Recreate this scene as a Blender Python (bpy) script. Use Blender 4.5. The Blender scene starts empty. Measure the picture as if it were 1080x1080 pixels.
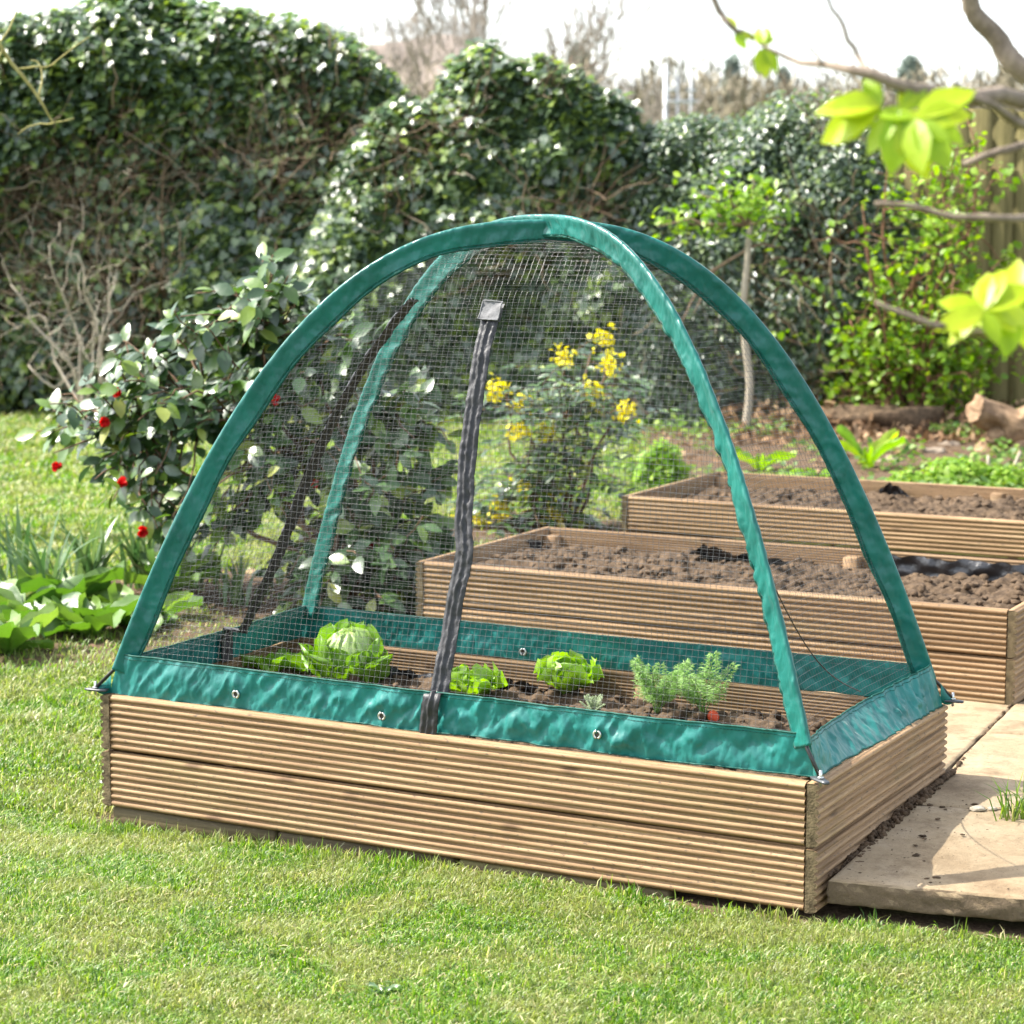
import bpy, math, random
import numpy as np
from mathutils import Vector, Matrix

random.seed(7)
rng = np.random.default_rng(7)
scene = bpy.context.scene
COL = scene.collection
R = math.radians

# ------------------------------------------------------------------ camera
CAM_H, PITCH, FPX = 1.397, 0.132, 2402.0        # metres, radians, focal length in pixels of a 1080 px frame
cam_d = bpy.data.cameras.new('camera')
cam = bpy.data.objects.new('camera', cam_d)
COL.objects.link(cam)
cam.location = (0, 0, CAM_H)
cam.rotation_euler = (R(90) - PITCH, 0, 0)
cam_d.sensor_width = 36
cam_d.lens = FPX / 1080 * 36
cam_d.clip_start = 0.05
cam_d.clip_end = 3000
cam_d.dof.use_dof = True
cam_d.dof.focus_distance = 4.95
cam_d.dof.aperture_fstop = 6.2
scene.camera = cam

# ------------------------------------------------------------------ light
SUN_EL, SUN_AZ = R(48), R(12)                     # sun to the left of the view, a little behind the scene
to_sun = Vector((-math.cos(SUN_EL) * math.cos(SUN_AZ), math.cos(SUN_EL) * math.sin(SUN_AZ), math.sin(SUN_EL)))
world = bpy.data.worlds.new('World')
scene.world = world
world.use_nodes = True
wn = world.node_tree
sky = wn.nodes.new('ShaderNodeTexSky')
sky.sky_type = 'NISHITA'
sky.sun_disc = False
sky.sun_elevation = SUN_EL
sky.sun_rotation = R(-90) + SUN_AZ
sky.air_density = 1.0
sky.dust_density = 2.0
sky.ozone_density = 1.0
soft = wn.nodes.new('ShaderNodeHueSaturation')      # thin white high cloud: a paler sky than clear blue
soft.inputs['Saturation'].default_value = 0.45
wn.links.new(sky.outputs[0], soft.inputs['Color'])
wn.links.new(soft.outputs[0], wn.nodes['Background'].inputs[0])
wn.nodes['Background'].inputs[1].default_value = 0.15
sun_d = bpy.data.lights.new('sun', 'SUN')
sun_d.energy = 3.4
sun_d.angle = R(0.5)
sun_d.color = (1.0, 0.95, 0.86)
sun = bpy.data.objects.new('sun', sun_d)
COL.objects.link(sun)
sun.rotation_euler = to_sun.to_track_quat('Z', 'Y').to_euler()
scene.view_settings.view_transform = 'Standard'
scene.view_settings.look = 'None'
scene.view_settings.gamma = 1
scene.view_settings.exposure = 1.85
cy = scene.cycles
cy.max_bounces = 6
cy.diffuse_bounces = 3
cy.glossy_bounces = 2
cy.transmission_bounces = 3
cy.transparent_max_bounces = 4
cy.sample_clamp_indirect = 4
cy.use_denoising = True
cy.caustics_reflective = False
cy.caustics_refractive = False

# ------------------------------------------------------------------ pixel -> place
_c, _s = math.cos(PITCH), math.sin(PITCH)
def ray(px, py):
    u, v = (px - 540) / FPX, -(py - 540) / FPX
    return np.array([u, _c + v * _s, -_s + v * _c])
def on_z(px, py, z=0.0):
    d = ray(px, py)
    return np.array([0, 0, CAM_H]) + d * ((z - CAM_H) / d[2])
def at_y(px, py, y):
    d = ray(px, py)
    return np.array([0, 0, CAM_H]) + d * (y / d[1])

# ------------------------------------------------------------------ numpy noise
def _hash(ix, iy, iz, seed):
    h = (ix * 374761393 + iy * 668265263 + iz * 2147483647 + seed * 1274126177) & 0xFFFFFFFF
    h = ((h ^ (h >> 13)) * 1274126177) & 0xFFFFFFFF
    h = (h ^ (h >> 16)) & 0xFFFFFFFF
    return h / 4294967295.0 * 2 - 1
def vnoise(x, y, z=0.0, seed=0):
    x, y, z = np.broadcast_arrays(np.asarray(x, float), np.asarray(y, float), np.asarray(z, float))
    ix, iy, iz = np.floor(x).astype(np.int64), np.floor(y).astype(np.int64), np.floor(z).astype(np.int64)
    fx, fy, fz = x - ix, y - iy, z - iz
    fx, fy, fz = [t * t * (3 - 2 * t) for t in (fx, fy, fz)]
    r = 0
    for dx in (0, 1):
        for dy in (0, 1):
            for dz in (0, 1):
                w = (fx if dx else 1 - fx) * (fy if dy else 1 - fy) * (fz if dz else 1 - fz)
                r = r + w * _hash(ix + dx, iy + dy, iz + dz, seed)
    return r
def fbm(x, y, z=0.0, seed=0, octv=4, gain=.5):
    x, y, z = np.asarray(x, float), np.asarray(y, float), np.asarray(z, float)
    r, a, f = 0, 1, 1
    for k in range(octv):
        r = r + a * vnoise(x * f, y * f, z * f, seed + k * 17)
        a *= gain; f *= 2.03
    return r
def norm(v):
    v = np.asarray(v, float)
    return v / np.maximum(np.linalg.norm(v, axis=-1, keepdims=True), 1e-9)

# ------------------------------------------------------------------ mesh building
def mesh_np(name, V, faces_sizes_idx):
    """V (n,3); faces_sizes_idx: list of int arrays (m,k)"""
    me = bpy.data.meshes.new(name)
    V = np.ascontiguousarray(V, np.float32)
    me.vertices.add(len(V))
    me.vertices.foreach_set('co', V.ravel())
    loops = np.concatenate([np.asarray(f, np.int32).ravel() for f in faces_sizes_idx])
    tot = np.concatenate([np.full(len(f), np.asarray(f).shape[1], np.int32) for f in faces_sizes_idx])
    start = np.concatenate([[0], np.cumsum(tot)[:-1]]).astype(np.int32)
    me.loops.add(len(loops))
    me.loops.foreach_set('vertex_index', loops)
    me.polygons.add(len(tot))
    me.polygons.foreach_set('loop_start', start)
    try:
        me.polygons.foreach_set('loop_total', tot)
    except Exception:
        pass
    me.update(calc_edges=True)
    return me

class MB:
    def __init__(self):
        self.V, self.F, self.n = [], {}, 0
    def add(self, V, *faces):
        V = np.asarray(V, float)
        for f in faces:
            f = np.asarray(f, int)
            if len(f):
                self.F.setdefault(f.shape[1], []).append(f + self.n)
        self.V.append(V); self.n += len(V)
    def box(self, c, s, rz=0.0, bev=0.0):
        c = np.asarray(c, float); hx, hy, hz = np.asarray(s, float) / 2
        b = min(bev, hx * .45, hy * .45, hz * .45)
        if b <= 0:
            P = np.array([[x, y, z] for x in (-hx, hx) for y in (-hy, hy) for z in (-hz, hz)])
            F = [[0, 1, 3, 2], [4, 6, 7, 5], [0, 4, 5, 1], [2, 3, 7, 6], [0, 2, 6, 4], [1, 5, 7, 3]]
            self._rot(P, c, rz, F); return
        prof = [(-hx + b, -hy), (hx - b, -hy), (hx, -hy + b), (hx, hy - b), (hx - b, hy), (-hx + b, hy), (-hx, hy - b), (-hx, -hy + b)]
        ins = [(x * (hx - b) / hx, y * (hy - b) / hy) for x, y in prof]
        P = [(x, y, -hz) for x, y in ins] + [(x, y, -hz + b) for x, y in prof] + [(x, y, hz - b) for x, y in prof] + [(x, y, hz) for x, y in ins]
        F = []
        for k in range(3):
            for i in range(8):
                j = (i + 1) % 8
                F.append([k * 8 + i, k * 8 + j, k * 8 + 8 + j, k * 8 + 8 + i])
        P = np.array(P)
        cr, sr = math.cos(rz), math.sin(rz)
        Q = P.copy(); Q[:, 0] = P[:, 0] * cr - P[:, 1] * sr; Q[:, 1] = P[:, 0] * sr + P[:, 1] * cr
        self.add(Q + c, F, [[7, 6, 5, 4, 3, 2, 1, 0], [24, 25, 26, 27, 28, 29, 30, 31]])
    def _rot(self, P, c, rz, F):
        cr, sr = math.cos(rz), math.sin(rz)
        Q = P.copy(); Q[:, 0] = P[:, 0] * cr - P[:, 1] * sr; Q[:, 1] = P[:, 0] * sr + P[:, 1] * cr
        self.add(Q + c, F)
    def tube(self, pts, rad, n=6, cap=True):
        pts = np.asarray(pts, float); m = len(pts)
        rad = np.broadcast_to(np.asarray(rad, float), (m,))
        T = norm(np.gradient(pts, axis=0))
        ref = np.array([0, 0, 1.0]) if abs(T[0][2]) < .9 else np.array([1.0, 0, 0])
        A = norm(np.cross(T, ref)); B = np.cross(T, A)
        ang = np.linspace(0, 2 * math.pi, n, endpoint=False)
        V = pts[:, None, :] + rad[:, None, None] * (np.cos(ang)[None, :, None] * A[:, None, :] + np.sin(ang)[None, :, None] * B[:, None, :])
        i = np.arange(m - 1)[:, None]; j = np.arange(n)[None, :]; k = (j + 1) % n
        F = np.stack([i * n + j, i * n + k, (i + 1) * n + k, (i + 1) * n + j], -1).reshape(-1, 4)
        if cap:
            self.add(V.reshape(-1, 3), F, [list(range(n))[::-1]], [list(range((m - 1) * n, m * n))])
        else:
            self.add(V.reshape(-1, 3), F)
    def grid(self, V, close_u=False):
        """V (a,b,3)"""
        a, b = V.shape[:2]
        i = np.arange(a if close_u else a - 1)[:, None]; j = np.arange(b - 1)[None, :]
        i2 = (i + 1) % a
        F = np.stack([i * b + j, i2 * b + j, i2 * b + j + 1, i * b + j + 1], -1).reshape(-1, 4)
        self.add(V.reshape(-1, 3), F)
    def lump(self, c, r, seed=0, sub=1, amp=.25, squash=(1, 1, 1)):
        V, F = ICO[sub]
        n = 1 + amp * fbm(V[:, 0] * 1.7 + seed * 3.1, V[:, 1] * 1.7, V[:, 2] * 1.7, seed, 3)
        self.add(V * n[:, None] * r * np.asarray(squash) + np.asarray(c), F)
    def leaves(self, pos, nrm, axis, size, tpl, bend=None):
        T, F = tpl
        pos = np.asarray(pos, float); N = len(pos)
        if N == 0: return
        n = norm(nrm); a = np.asarray(axis, float)
        a = norm(a - n * (a * n).sum(-1, keepdims=True)); b = np.cross(a, n)
        size = np.broadcast_to(np.asarray(size, float), (N,))
        V = pos[:, None, :] + size[:, None, None] * (T[None, :, 0:1] * b[:, None, :] + T[None, :, 1:2] * a[:, None, :] + T[None, :, 2:3] * n[:, None, :])
        k = len(T)
        Fi = (np.arange(N)[:, None, None] * k + F[None]).reshape(-1, F.shape[1])
        self.add(V.reshape(-1, 3), Fi)
    def build(self, name, mat, parent=None, smooth=True, loc=None, rz=None):
        V = np.concatenate(self.V) if self.V else np.zeros((0, 3))
        me = mesh_np(name, V, [np.concatenate(f) for f in self.F.values()])
        for m in (mat if isinstance(mat, (list, tuple)) else [mat]):
            me.materials.append(m)
        if smooth:
            me.polygons.foreach_set('use_smooth', np.ones(len(me.polygons), bool))
        o = bpy.data.objects.new(name, me)
        COL.objects.link(o)
        if parent is not None: o.parent = parent
        if loc is not None: o.location = loc
        if rz is not None: o.rotation_euler = (0, 0, rz)
        return o

def _ico(sub):
    t = (1 + 5 ** .5) / 2
    V = [(-1, t, 0), (1, t, 0), (-1, -t, 0), (1, -t, 0), (0, -1, t), (0, 1, t), (0, -1, -t), (0, 1, -t), (t, 0, -1), (t, 0, 1), (-t, 0, -1), (-t, 0, 1)]
    F = [(0, 11, 5), (0, 5, 1), (0, 1, 7), (0, 7, 10), (0, 10, 11), (1, 5, 9), (5, 11, 4), (11, 10, 2), (10, 7, 6), (7, 1, 8), (3, 9, 4), (3, 4, 2), (3, 2, 6), (3, 6, 8), (3, 8, 9), (4, 9, 5), (2, 4, 11), (6, 2, 10), (8, 6, 7), (9, 8, 1)]
    V = [norm(np.array(v, float)) for v in V]
    for _ in range(sub):
        cache, NF = {}, []
        def mid(a, b):
            k = (min(a, b), max(a, b))
            if k not in cache:
                V.append(norm(V[a] + V[b])); cache[k] = len(V) - 1
            return cache[k]
        for a, b, c in F:
            x, y, z = mid(a, b), mid(b, c), mid(c, a)
            NF += [(a, x, z), (b, y, x), (c, z, y), (x, y, z)]
        F = NF
    return np.array(V), np.array(F)
ICO = {k: _ico(k) for k in range(4)}

def tag(o, label=None, cat=None, group=None, kind=None):
    if label: o['label'] = label
    if cat: o['category'] = cat
    if group: o['group'] = group
    if kind: o['kind'] = kind
    return o
def thing(name, label, cat, loc=(0, 0, 0), rz=0.0, group=None):
    o = bpy.data.objects.new(name, None)
    o.empty_display_size = .1
    COL.objects.link(o)
    o.location = [float(t) for t in loc]; o.rotation_euler = (0, 0, rz)
    return tag(o, label, cat, group)
def child(mb, name, mat, parent, smooth=True):
    """mb holds world coordinates; parent is an unrotated Empty"""
    off = np.array(parent.location)
    mb.V = [v - off for v in mb.V]
    return mb.build(name, mat, parent, smooth)

# ------------------------------------------------------------------ materials
class NT:
    def __init__(self, name):
        self.m = bpy.data.materials.new(name); self.m.use_nodes = True
        self.t = self.m.node_tree; self.bsdf = self.t.nodes['Principled BSDF']; self.out = self.t.nodes['Material Output']
    def n(self, typ, **kw):
        x = self.t.nodes.new(typ)
        for k, v in kw.items():
            if k in x.inputs: x.inputs[k].default_value = v
            else: setattr(x, k, v)
        return x
    def l(self, a, b): self.t.links.new(a, b)
    def ramp(self, fac, stops, interp='LINEAR'):
        r = self.n('ShaderNodeValToRGB'); r.color_ramp.interpolation = interp
        e = r.color_ramp.elements
        while len(e) < len(stops): e.new(.5)
        for el, (p, c) in zip(e, stops):
            el.position = p; el.color = (*c, 1) if len(c) == 3 else c
        self.l(fac, r.inputs[0]); return r.outputs[0]
    def coord(self, kind='Object', scale=(1, 1, 1)):
        tc = self.n('ShaderNodeTexCoord'); mp = self.n('ShaderNodeMapping')
        mp.inputs['Scale'].default_value = scale
        self.l(tc.outputs[kind], mp.inputs[0]); return mp.outputs[0]
    def noise(self, vec, scale, detail=4, rough=.55):
        x = self.n('ShaderNodeTexNoise', Scale=scale, Detail=detail, Roughness=rough)
        self.l(vec, x.inputs['Vector']); return x.outputs[0]
    def mix(self, fac, a, b, mode='MIX'):
        x = self.n('ShaderNodeMix'); x.data_type = 'RGBA'; x.blend_type = mode
        for s, v in ((0, fac), (6, a), (7, b)):
            if isinstance(v, (int, float)): x.inputs[s].default_value = v
            elif isinstance(v, tuple): x.inputs[s].default_value = (*v, 1)
            else: self.l(v, x.inputs[s])
        return x.outputs[2]
    def bump(self, h, strength, dist, prev=None):
        b = self.n('ShaderNodeBump', Strength=strength, Distance=dist)
        self.l(h, b.inputs['Height'])
        if prev is not None: self.l(prev, b.inputs['Normal'])
        return b.outputs[0]
    def set(self, **kw):
        for k, v in kw.items():
            s = self.bsdf.inputs[k.replace('_', ' ')]
            if isinstance(v, (int, float)): s.default_value = v
            elif isinstance(v, tuple): s.default_value = (*v, 1)
            else: self.l(v, s)
        return self
    def translucent(self, col, fac):
        tr = self.n('ShaderNodeBsdfTranslucent'); ms = self.n('ShaderNodeMixShader')
        ms.inputs[0].default_value = fac
        if isinstance(col, tuple): tr.inputs[0].default_value = (*col, 1)
        else: self.l(col, tr.inputs[0])
        self.l(self.bsdf.outputs[0], ms.inputs[1]); self.l(tr.outputs[0], ms.inputs[2]); self.l(ms.outputs[0], self.out.inputs[0])

def leaf_mat(name, stops, rough=.35, spec=.5, trans=.25, tcol=None, patch=None):
    m = NT(name)
    g = m.n('ShaderNodeNewGeometry')
    c = m.ramp(g.outputs['Random Per Island'], stops)
    v = m.coord('Object')
    nz = m.noise(v, 60, 3)
    c = m.mix(.35, c, m.mix(nz, (.35, .4, .3), (1.2, 1.15, 1.1)), 'MULTIPLY')
    if patch:
        pz = m.ramp(m.noise(v, patch[0], 3), [(.42, (0, 0, 0)), (.6, (1, 1, 1))])
        c = m.mix(pz, c, m.mix(.42, c, patch[1]))
    m.set(Base_Color=c, Roughness=rough, Specular_IOR_Level=spec)
    m.set(Normal=m.bump(nz, .25, .004))
    if trans > 0:
        hs = m.n('ShaderNodeHueSaturation', Saturation=1.15, Value=1.7); m.l(c, hs.inputs['Color'])
        m.translucent(hs.outputs[0] if tcol is None else tcol, trans)
    return m.m

def plain(name, col, rough=.6, spec=.4, var=.3, scale=12, bump=0.0, bdist=.005, metallic=0.0, bscale=None):
    m = NT(name); v = m.coord('Object'); nz = m.noise(v, scale, 5)
    a = tuple(x * (1 - var) for x in col); b = tuple(min(1, x * (1 + var)) for x in col)
    m.set(Base_Color=m.ramp(nz, [(.3, a), (.7, b)]), Roughness=rough, Specular_IOR_Level=spec, Metallic=metallic)
    if bump:
        m.set(Normal=m.bump(m.noise(v, bscale or scale * 2.5, 5), bump, bdist))
    return m.m

def wood_mat(name, dark, mid, light, green=.25):
    m = NT(name)
    oi = m.n('ShaderNodeObjectInfo')
    tc = m.n('ShaderNodeTexCoord'); ad = m.n('ShaderNodeVectorMath', operation='ADD')
    sc = m.n('ShaderNodeVectorMath', operation='SCALE'); sc.inputs[0].default_value = (7, 3, 5)
    m.l(oi.outputs['Random'], sc.inputs['Scale']); m.l(tc.outputs['Object'], ad.inputs[0]); m.l(sc.outputs[0], ad.inputs[1])
    def mp(s):
        x = m.n('ShaderNodeMapping'); x.inputs['Scale'].default_value = s; m.l(ad.outputs[0], x.inputs[0]); return x.outputs[0]
    streak = m.noise(mp((2.2, 60, 60)), 1, 8, .72)
    fine = m.noise(mp((26, 330, 330)), 1, 5, .7)
    big = m.noise(mp((1.6, 4, 6)), 1, 4)
    c = m.ramp(streak, [(.25, dark), (.48, mid), (.72, light)])
    c = m.mix(.75, c, m.mix(fine, (.40, .37, .33), (1.42, 1.40, 1.36)), 'MULTIPLY')
    c = m.mix(.6, c, m.mix(big, (.55, .5, .45), (1.3, 1.3, 1.3)), 'MULTIPLY')
    stain = m.ramp(m.noise(mp((3, 9, 9)), 1, 4), [(.56, (0, 0, 0)), (.72, (green, green, green))])
    c = m.mix(stain, c, (.13, .13, .045))
    # knots: scattered dark ovals along the board
    vo = m.n('ShaderNodeTexVoronoi', Scale=1.0); m.l(mp((5, 14, 14)), vo.inputs['Vector'])
    kn = m.ramp(vo.outputs['Distance'], [(.06, (.8, .8, .8)), (.16, (0, 0, 0))])
    c = m.mix(kn, c, (.09, .05, .025))
    spk = m.ramp(m.noise(mp((60, 160, 160)), 1, 3), [(.60, (0, 0, 0)), (.68, (.75, .75, .75))])
    c = m.mix(spk, c, (.1, .075, .05))
    c = m.mix(1.0, c, m.ramp(oi.outputs['Random'], [(0, (.68, .66, .62)), (.5, (.95, .93, .9)), (1, (1.12, 1.1, 1.06))]), 'MULTIPLY')
    m.set(Base_Color=c, Roughness=.72, Specular_IOR_Level=.3)
    b1 = m.bump(streak, .35, .003)
    m.set(Normal=m.bump(fine, .35, .0012, b1))
    return m.m

def fabric_mat(name, col, trans=.12, rough=.36, bscale=24, bstr=.55):
    m = NT(name); v = m.coord('Object')
    big = m.noise(v, 9, 4); wr = m.noise(m.coord('Object', (1, 1, .55)), bscale, 2.2, .5); fine = m.noise(v, 420, 2)
    c = m.ramp(big, [(.3, tuple(x * .8 for x in col)), (.7, tuple(x * 1.25 for x in col))])
    m.set(Base_Color=c, Roughness=rough, Specular_IOR_Level=.45, Sheen_Weight=.08, Sheen_Roughness=.4)
    b = m.bump(wr, bstr, .016)
    m.set(Normal=m.bump(fine, .12, .001, b))
    m.translucent(tuple(min(1, x * 1.5) for x in col), trans)
    return m.m

def soil_mat(name, lo, hi):
    m = NT(name); v = m.coord('Object')
    a = m.noise(v, 35, 6, .65); b = m.noise(v, 4, 3)
    c = m.ramp(a, [(.3, lo), (.62, hi), (.8, tuple(min(1, x * 1.5) for x in hi))])
    c = m.mix(.5, c, m.mix(b, (.6, .6, .6), (1.3, 1.28, 1.25)), 'MULTIPLY')
    g = m.n('ShaderNodeNewGeometry')
    c = m.mix(.5, c, m.ramp(g.outputs['Random Per Island'], [(0, (.6, .58, .55)), (1, (1.35, 1.3, 1.25))]), 'MULTIPLY')
    m.set(Base_Color=c, Roughness=.92, Specular_IOR_Level=.2)
    m.set(Normal=m.bump(m.noise(v, 130, 5, .7), .7, .004))
    return m.m

def lawn_mat():
    m = NT('lawn_ground'); v = m.coord('Object')
    at = m.n('ShaderNodeAttribute', attribute_name='soil')
    a = m.noise(v, 7, 5); f = m.noise(v, 90, 5, .7)
    g = m.ramp(a, [(.3, (.05, .085, .015)), (.55, (.11, .13, .03)), (.75, (.22, .18, .08))])
    g = m.mix(.6, g, m.mix(f, (.4, .4, .4), (1.5, 1.5, 1.4)), 'MULTIPLY')
    s = m.ramp(f, [(.3, (.045, .03, .02)), (.55, (.12, .08, .05)), (.75, (.22, .155, .1))])
    m.set(Base_Color=m.mix(at.outputs['Fac'], g, s), Roughness=.95, Specular_IOR_Level=.15)
    m.set(Normal=m.bump(f, .8, .01))
    return m.m

def slab_mat():
    m = NT('sandstone_slab'); v = m.coord('Object')
    oi = m.n('ShaderNodeObjectInfo')
    rv = m.n('ShaderNodeVectorMath', operation='SCALE'); rv.inputs[0].default_value = (31, 17, 9); m.l(oi.outputs['Random'], rv.inputs['Scale'])
    av = m.n('ShaderNodeVectorMath', operation='ADD'); m.l(v, av.inputs[0]); m.l(rv.outputs[0], av.inputs[1]); v = av.outputs[0]
    a = m.noise(v, 3.5, 6, .6); f = m.noise(v, 60, 7, .75); d = m.noise(v, 8, 6, .7)
    c = m.ramp(a, [(.3, (.24, .175, .105)), (.55, (.34, .265, .17)), (.75, (.42, .345, .245))])
    c = m.mix(.8, c, m.mix(f, (.50, .48, .45), (1.35, 1.34, 1.32)), 'MULTIPLY')
    c = m.mix(m.ramp(d, [(.50, (0, 0, 0)), (.68, (.75, .75, .75))]), c, (.14, .095, .055))
    spk = m.ramp(m.noise(v, 150, 4, .6), [(.62, (0, 0, 0)), (.70, (.8, .8, .8))])
    c = m.mix(spk, c, (.09, .065, .045))
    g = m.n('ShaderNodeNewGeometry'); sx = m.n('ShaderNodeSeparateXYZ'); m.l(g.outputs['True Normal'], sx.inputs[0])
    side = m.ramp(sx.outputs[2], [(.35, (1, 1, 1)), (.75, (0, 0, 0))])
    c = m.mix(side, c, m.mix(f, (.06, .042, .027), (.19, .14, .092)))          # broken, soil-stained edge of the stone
    m.set(Base_Color=c, Roughness=.9, Specular_IOR_Level=.2)
    b = m.bump(m.noise(v, 14, 5), .35, .006)
    b = m.bump(f, .9, .004, b)
    m.set(Normal=m.bump(m.noise(v, 170, 4, .7), .6, .002, b))
    return m.m

def bark_mat(name, lo, hi, scale=25, zs=.25):
    m = NT(name); v = m.coord('Object', (1, 1, zs))
    a = m.noise(v, scale, 6, .65); b = m.noise(m.coord('Object'), 6, 4)
    c = m.ramp(a, [(.3, lo), (.68, hi)])
    c = m.mix(.5, c, m.mix(b, (.6, .6, .58), (1.3, 1.3, 1.25)), 'MULTIPLY')
    m.set(Base_Color=c, Roughness=.85, Specular_IOR_Level=.25, Normal=m.bump(a, .7, .008))
    return m.m

M = {}
M['wood'] = wood_mat('pressure_treated_wood', (.115, .070, .036), (.285, .186, .102), (.46, .33, .205))
M['end_grain'] = plain('end_grain', (.105, .08, .045), .9, .15, .6, 45, .7, .004, bscale=220)
M['wood_old'] = wood_mat('dark_damp_wood', (.035, .028, .014), (.075, .06, .03), (.12, .10, .05), .8)
M['fabric'] = fabric_mat('green_nylon', (.013, .165, .148), rough=.42, bscale=26, bstr=.6)
M['fabric_band'] = fabric_mat('green_nylon_sleeve', (.006, .125, .105), rough=.36, bscale=26, bstr=.7)
M['seam'] = plain('green_seam', (.003, .07, .052), .6, .3, .4, 300)
M['zip'] = plain('black_zip_tape', (.024, .024, .027), .5, .45, .4, 90, .4, .002)
M['tab'] = plain('grey_zip_tab', (.13, .13, .135), .65, .3, .3, 60, .4, .002)
M['net'] = plain('black_net_thread', (.06, .06, .06), .3, .9, .3, 50)
M['rod'] = plain('black_rod', (.015, .015, .015), .4, .5, .2)
M['hook'] = plain('dark_plastic', (.05, .055, .06), .35, .5, .2)
M['steel'] = plain('steel', (.6, .6, .58), .3, .5, .1, 20, metallic=.9)
M['liner'] = plain('black_liner_film', (.018, .018, .02), .3, .6, .3, 8, .6, .01, bscale=30)
M['soil'] = soil_mat('garden_soil', (.040, .027, .017), (.125, .086, .054))
M['lawn'] = lawn_mat()
M['slab'] = slab_mat()
M['grass'] = leaf_mat('grass_blade', [(0, (.022, .070, .006)), (.25, (.075, .180, .012)), (.64, (.150, .285, .022)), (.84, (.25, .35, .05)), (.94, (.46, .45, .20)), (1, (.60, .53, .34))], .42, .45, .4, patch=(4.5, (.34, .30, .13)))
M['ivy'] = leaf_mat('ivy_leaf', [(0, (.055, .092, .060)), (.45, (.098, .155, .082)), (.72, (.14, .215, .075)), (.88, (.21, .30, .06)), (1, (.30, .39, .07))], .36, 1.0, .32)
M['small_ever'] = leaf_mat('evergreen_small_leaf', [(0, (.060, .096, .070)), (.55, (.105, .155, .095)), (.9, (.16, .23, .07)), (1, (.24, .34, .06))], .36, 1.0, .32)
M['lime'] = leaf_mat('fresh_spring_leaf', [(0, (.11, .22, .015)), (.5, (.18, .32, .02)), (1, (.30, .42, .04))], .42, .4, .4)
M['lime_near'] = leaf_mat('unfolding_leaf', [(0, (.24, .38, .010)), (.5, (.38, .48, .015)), (1, (.48, .56, .04))], .4, .4, .42)
M['near_bark'] = bark_mat('grey_brown_bark', (.11, .085, .065), (.30, .24, .19), 40, .5)
M['camellia'] = leaf_mat('camellia_leaf', [(0, (.028, .062, .026)), (.5, (.050, .105, .036)), (.8, (.09, .17, .03)), (.93, (.17, .25, .03)), (1, (.26, .28, .06))], .33, .75, .2)
M['red'] = leaf_mat('red_petal', [(0, (.45, .012, .015)), (1, (.72, .03, .03))], .5, .3, .25)
M['yellow'] = leaf_mat('yellow_floret', [(0, (.55, .47, .01)), (1, (.78, .70, .03))], .5, .3, .3)
M['mahonia'] = leaf_mat('mahonia_leaf', [(0, (.025, .060, .026)), (.6, (.06, .125, .035)), (.9, (.13, .22, .03)), (.97, (.24, .3, .04)), (1, (.28, .06, .02))], .30, .9, .2)
M['broad'] = leaf_mat('broad_soft_leaf', [(0, (.055, .13, .022)), (.6, (.105, .20, .035)), (1, (.19, .29, .06))], .40, .6, .28)
M['strap'] = leaf_mat('strap_leaf', [(0, (.06, .13, .045)), (.6, (.11, .19, .07)), (1, (.19, .27, .10))], .33, .7, .22)
M['clump'] = leaf_mat('soft_green_leaf', [(0, (.13, .26, .02)), (.6, (.2, .35, .03)), (1, (.32, .44, .06))], .5, .35, .35)
M['ground_green'] = leaf_mat('ground_cover_leaf', [(0, (.06, .13, .02)), (.6, (.12, .22, .03)), (1, (.24, .33, .06))], .5, .4, .3)
M['cab_out'] = leaf_mat('cabbage_outer_leaf', [(0, (.10, .23, .025)), (1, (.24, .40, .06))], .4, .4, .3)
M['cab_in'] = leaf_mat('cabbage_heart', [(0, (.30, .42, .13)), (1, (.38, .48, .18))], .4, .45, .2)
M['lettuce'] = leaf_mat('lettuce_leaf', [(0, (.16, .33, .03)), (1, (.32, .48, .07))], .4, .4, .35)
M['fern'] = leaf_mat('carrot_leaf', [(0, (.17, .32, .07)), (1, (.32, .47, .17))], .5, .3, .4)
M['silver'] = leaf_mat('pale_fern_leaf', [(0, (.30, .38, .22)), (1, (.45, .52, .34))], .55, .3, .3)
M['carrot'] = plain('carrot_root', (.6, .07, .02), .5, .4, .3, 40)
M['twig'] = bark_mat('dry_twig', (.13, .085, .055), (.30, .22, .15))
M['hedge_twig'] = leaf_mat('hedge_twig', [(0, (.10, .065, .04)), (.6, (.22, .15, .10)), (.9, (.33, .26, .19)), (1, (.45, .40, .32))], .85, .25, 0)
M['pale_twig'] = bark_mat('pale_twig', (.25, .21, .16), (.45, .40, .32))
M['stem'] = bark_mat('brown_stem', (.085, .05, .03), (.20, .125, .08))
M['red_stem'] = bark_mat('red_brown_stem', (.12, .055, .03), (.26, .14, .085))
M['lichen'] = bark_mat('lichen_twig', (.2, .18, .05), (.38, .34, .14))
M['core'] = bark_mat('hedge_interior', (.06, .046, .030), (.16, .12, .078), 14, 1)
M['fence'] = bark_mat('fence_board', (.075, .066, .022), (.19, .16, .065), 30, .06)
M['log'] = bark_mat('old_log', (.09, .055, .032), (.34, .225, .135), 12, 1)
M['stone'] = plain('field_stone', (.25, .2, .15), .9, .2, .4, 8, .5, .01)
M['litter'] = leaf_mat('dead_leaf', [(0, (.10, .055, .03)), (.6, (.22, .13, .07)), (1, (.36, .25, .15))], .7, .2, .1)
M['hill'] = plain('woodland_floor', (.22, .18, .15), .95, .1, .3, .05)
M['wood_grey'] = leaf_mat('hazed_wood_grey', [(0, (.185, .175, .165)), (.6, (.255, .24, .23)), (1, (.32, .30, .28))], .9, .1, 0)  # softened far wood: haze of the distance is mixed into the colour
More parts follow.
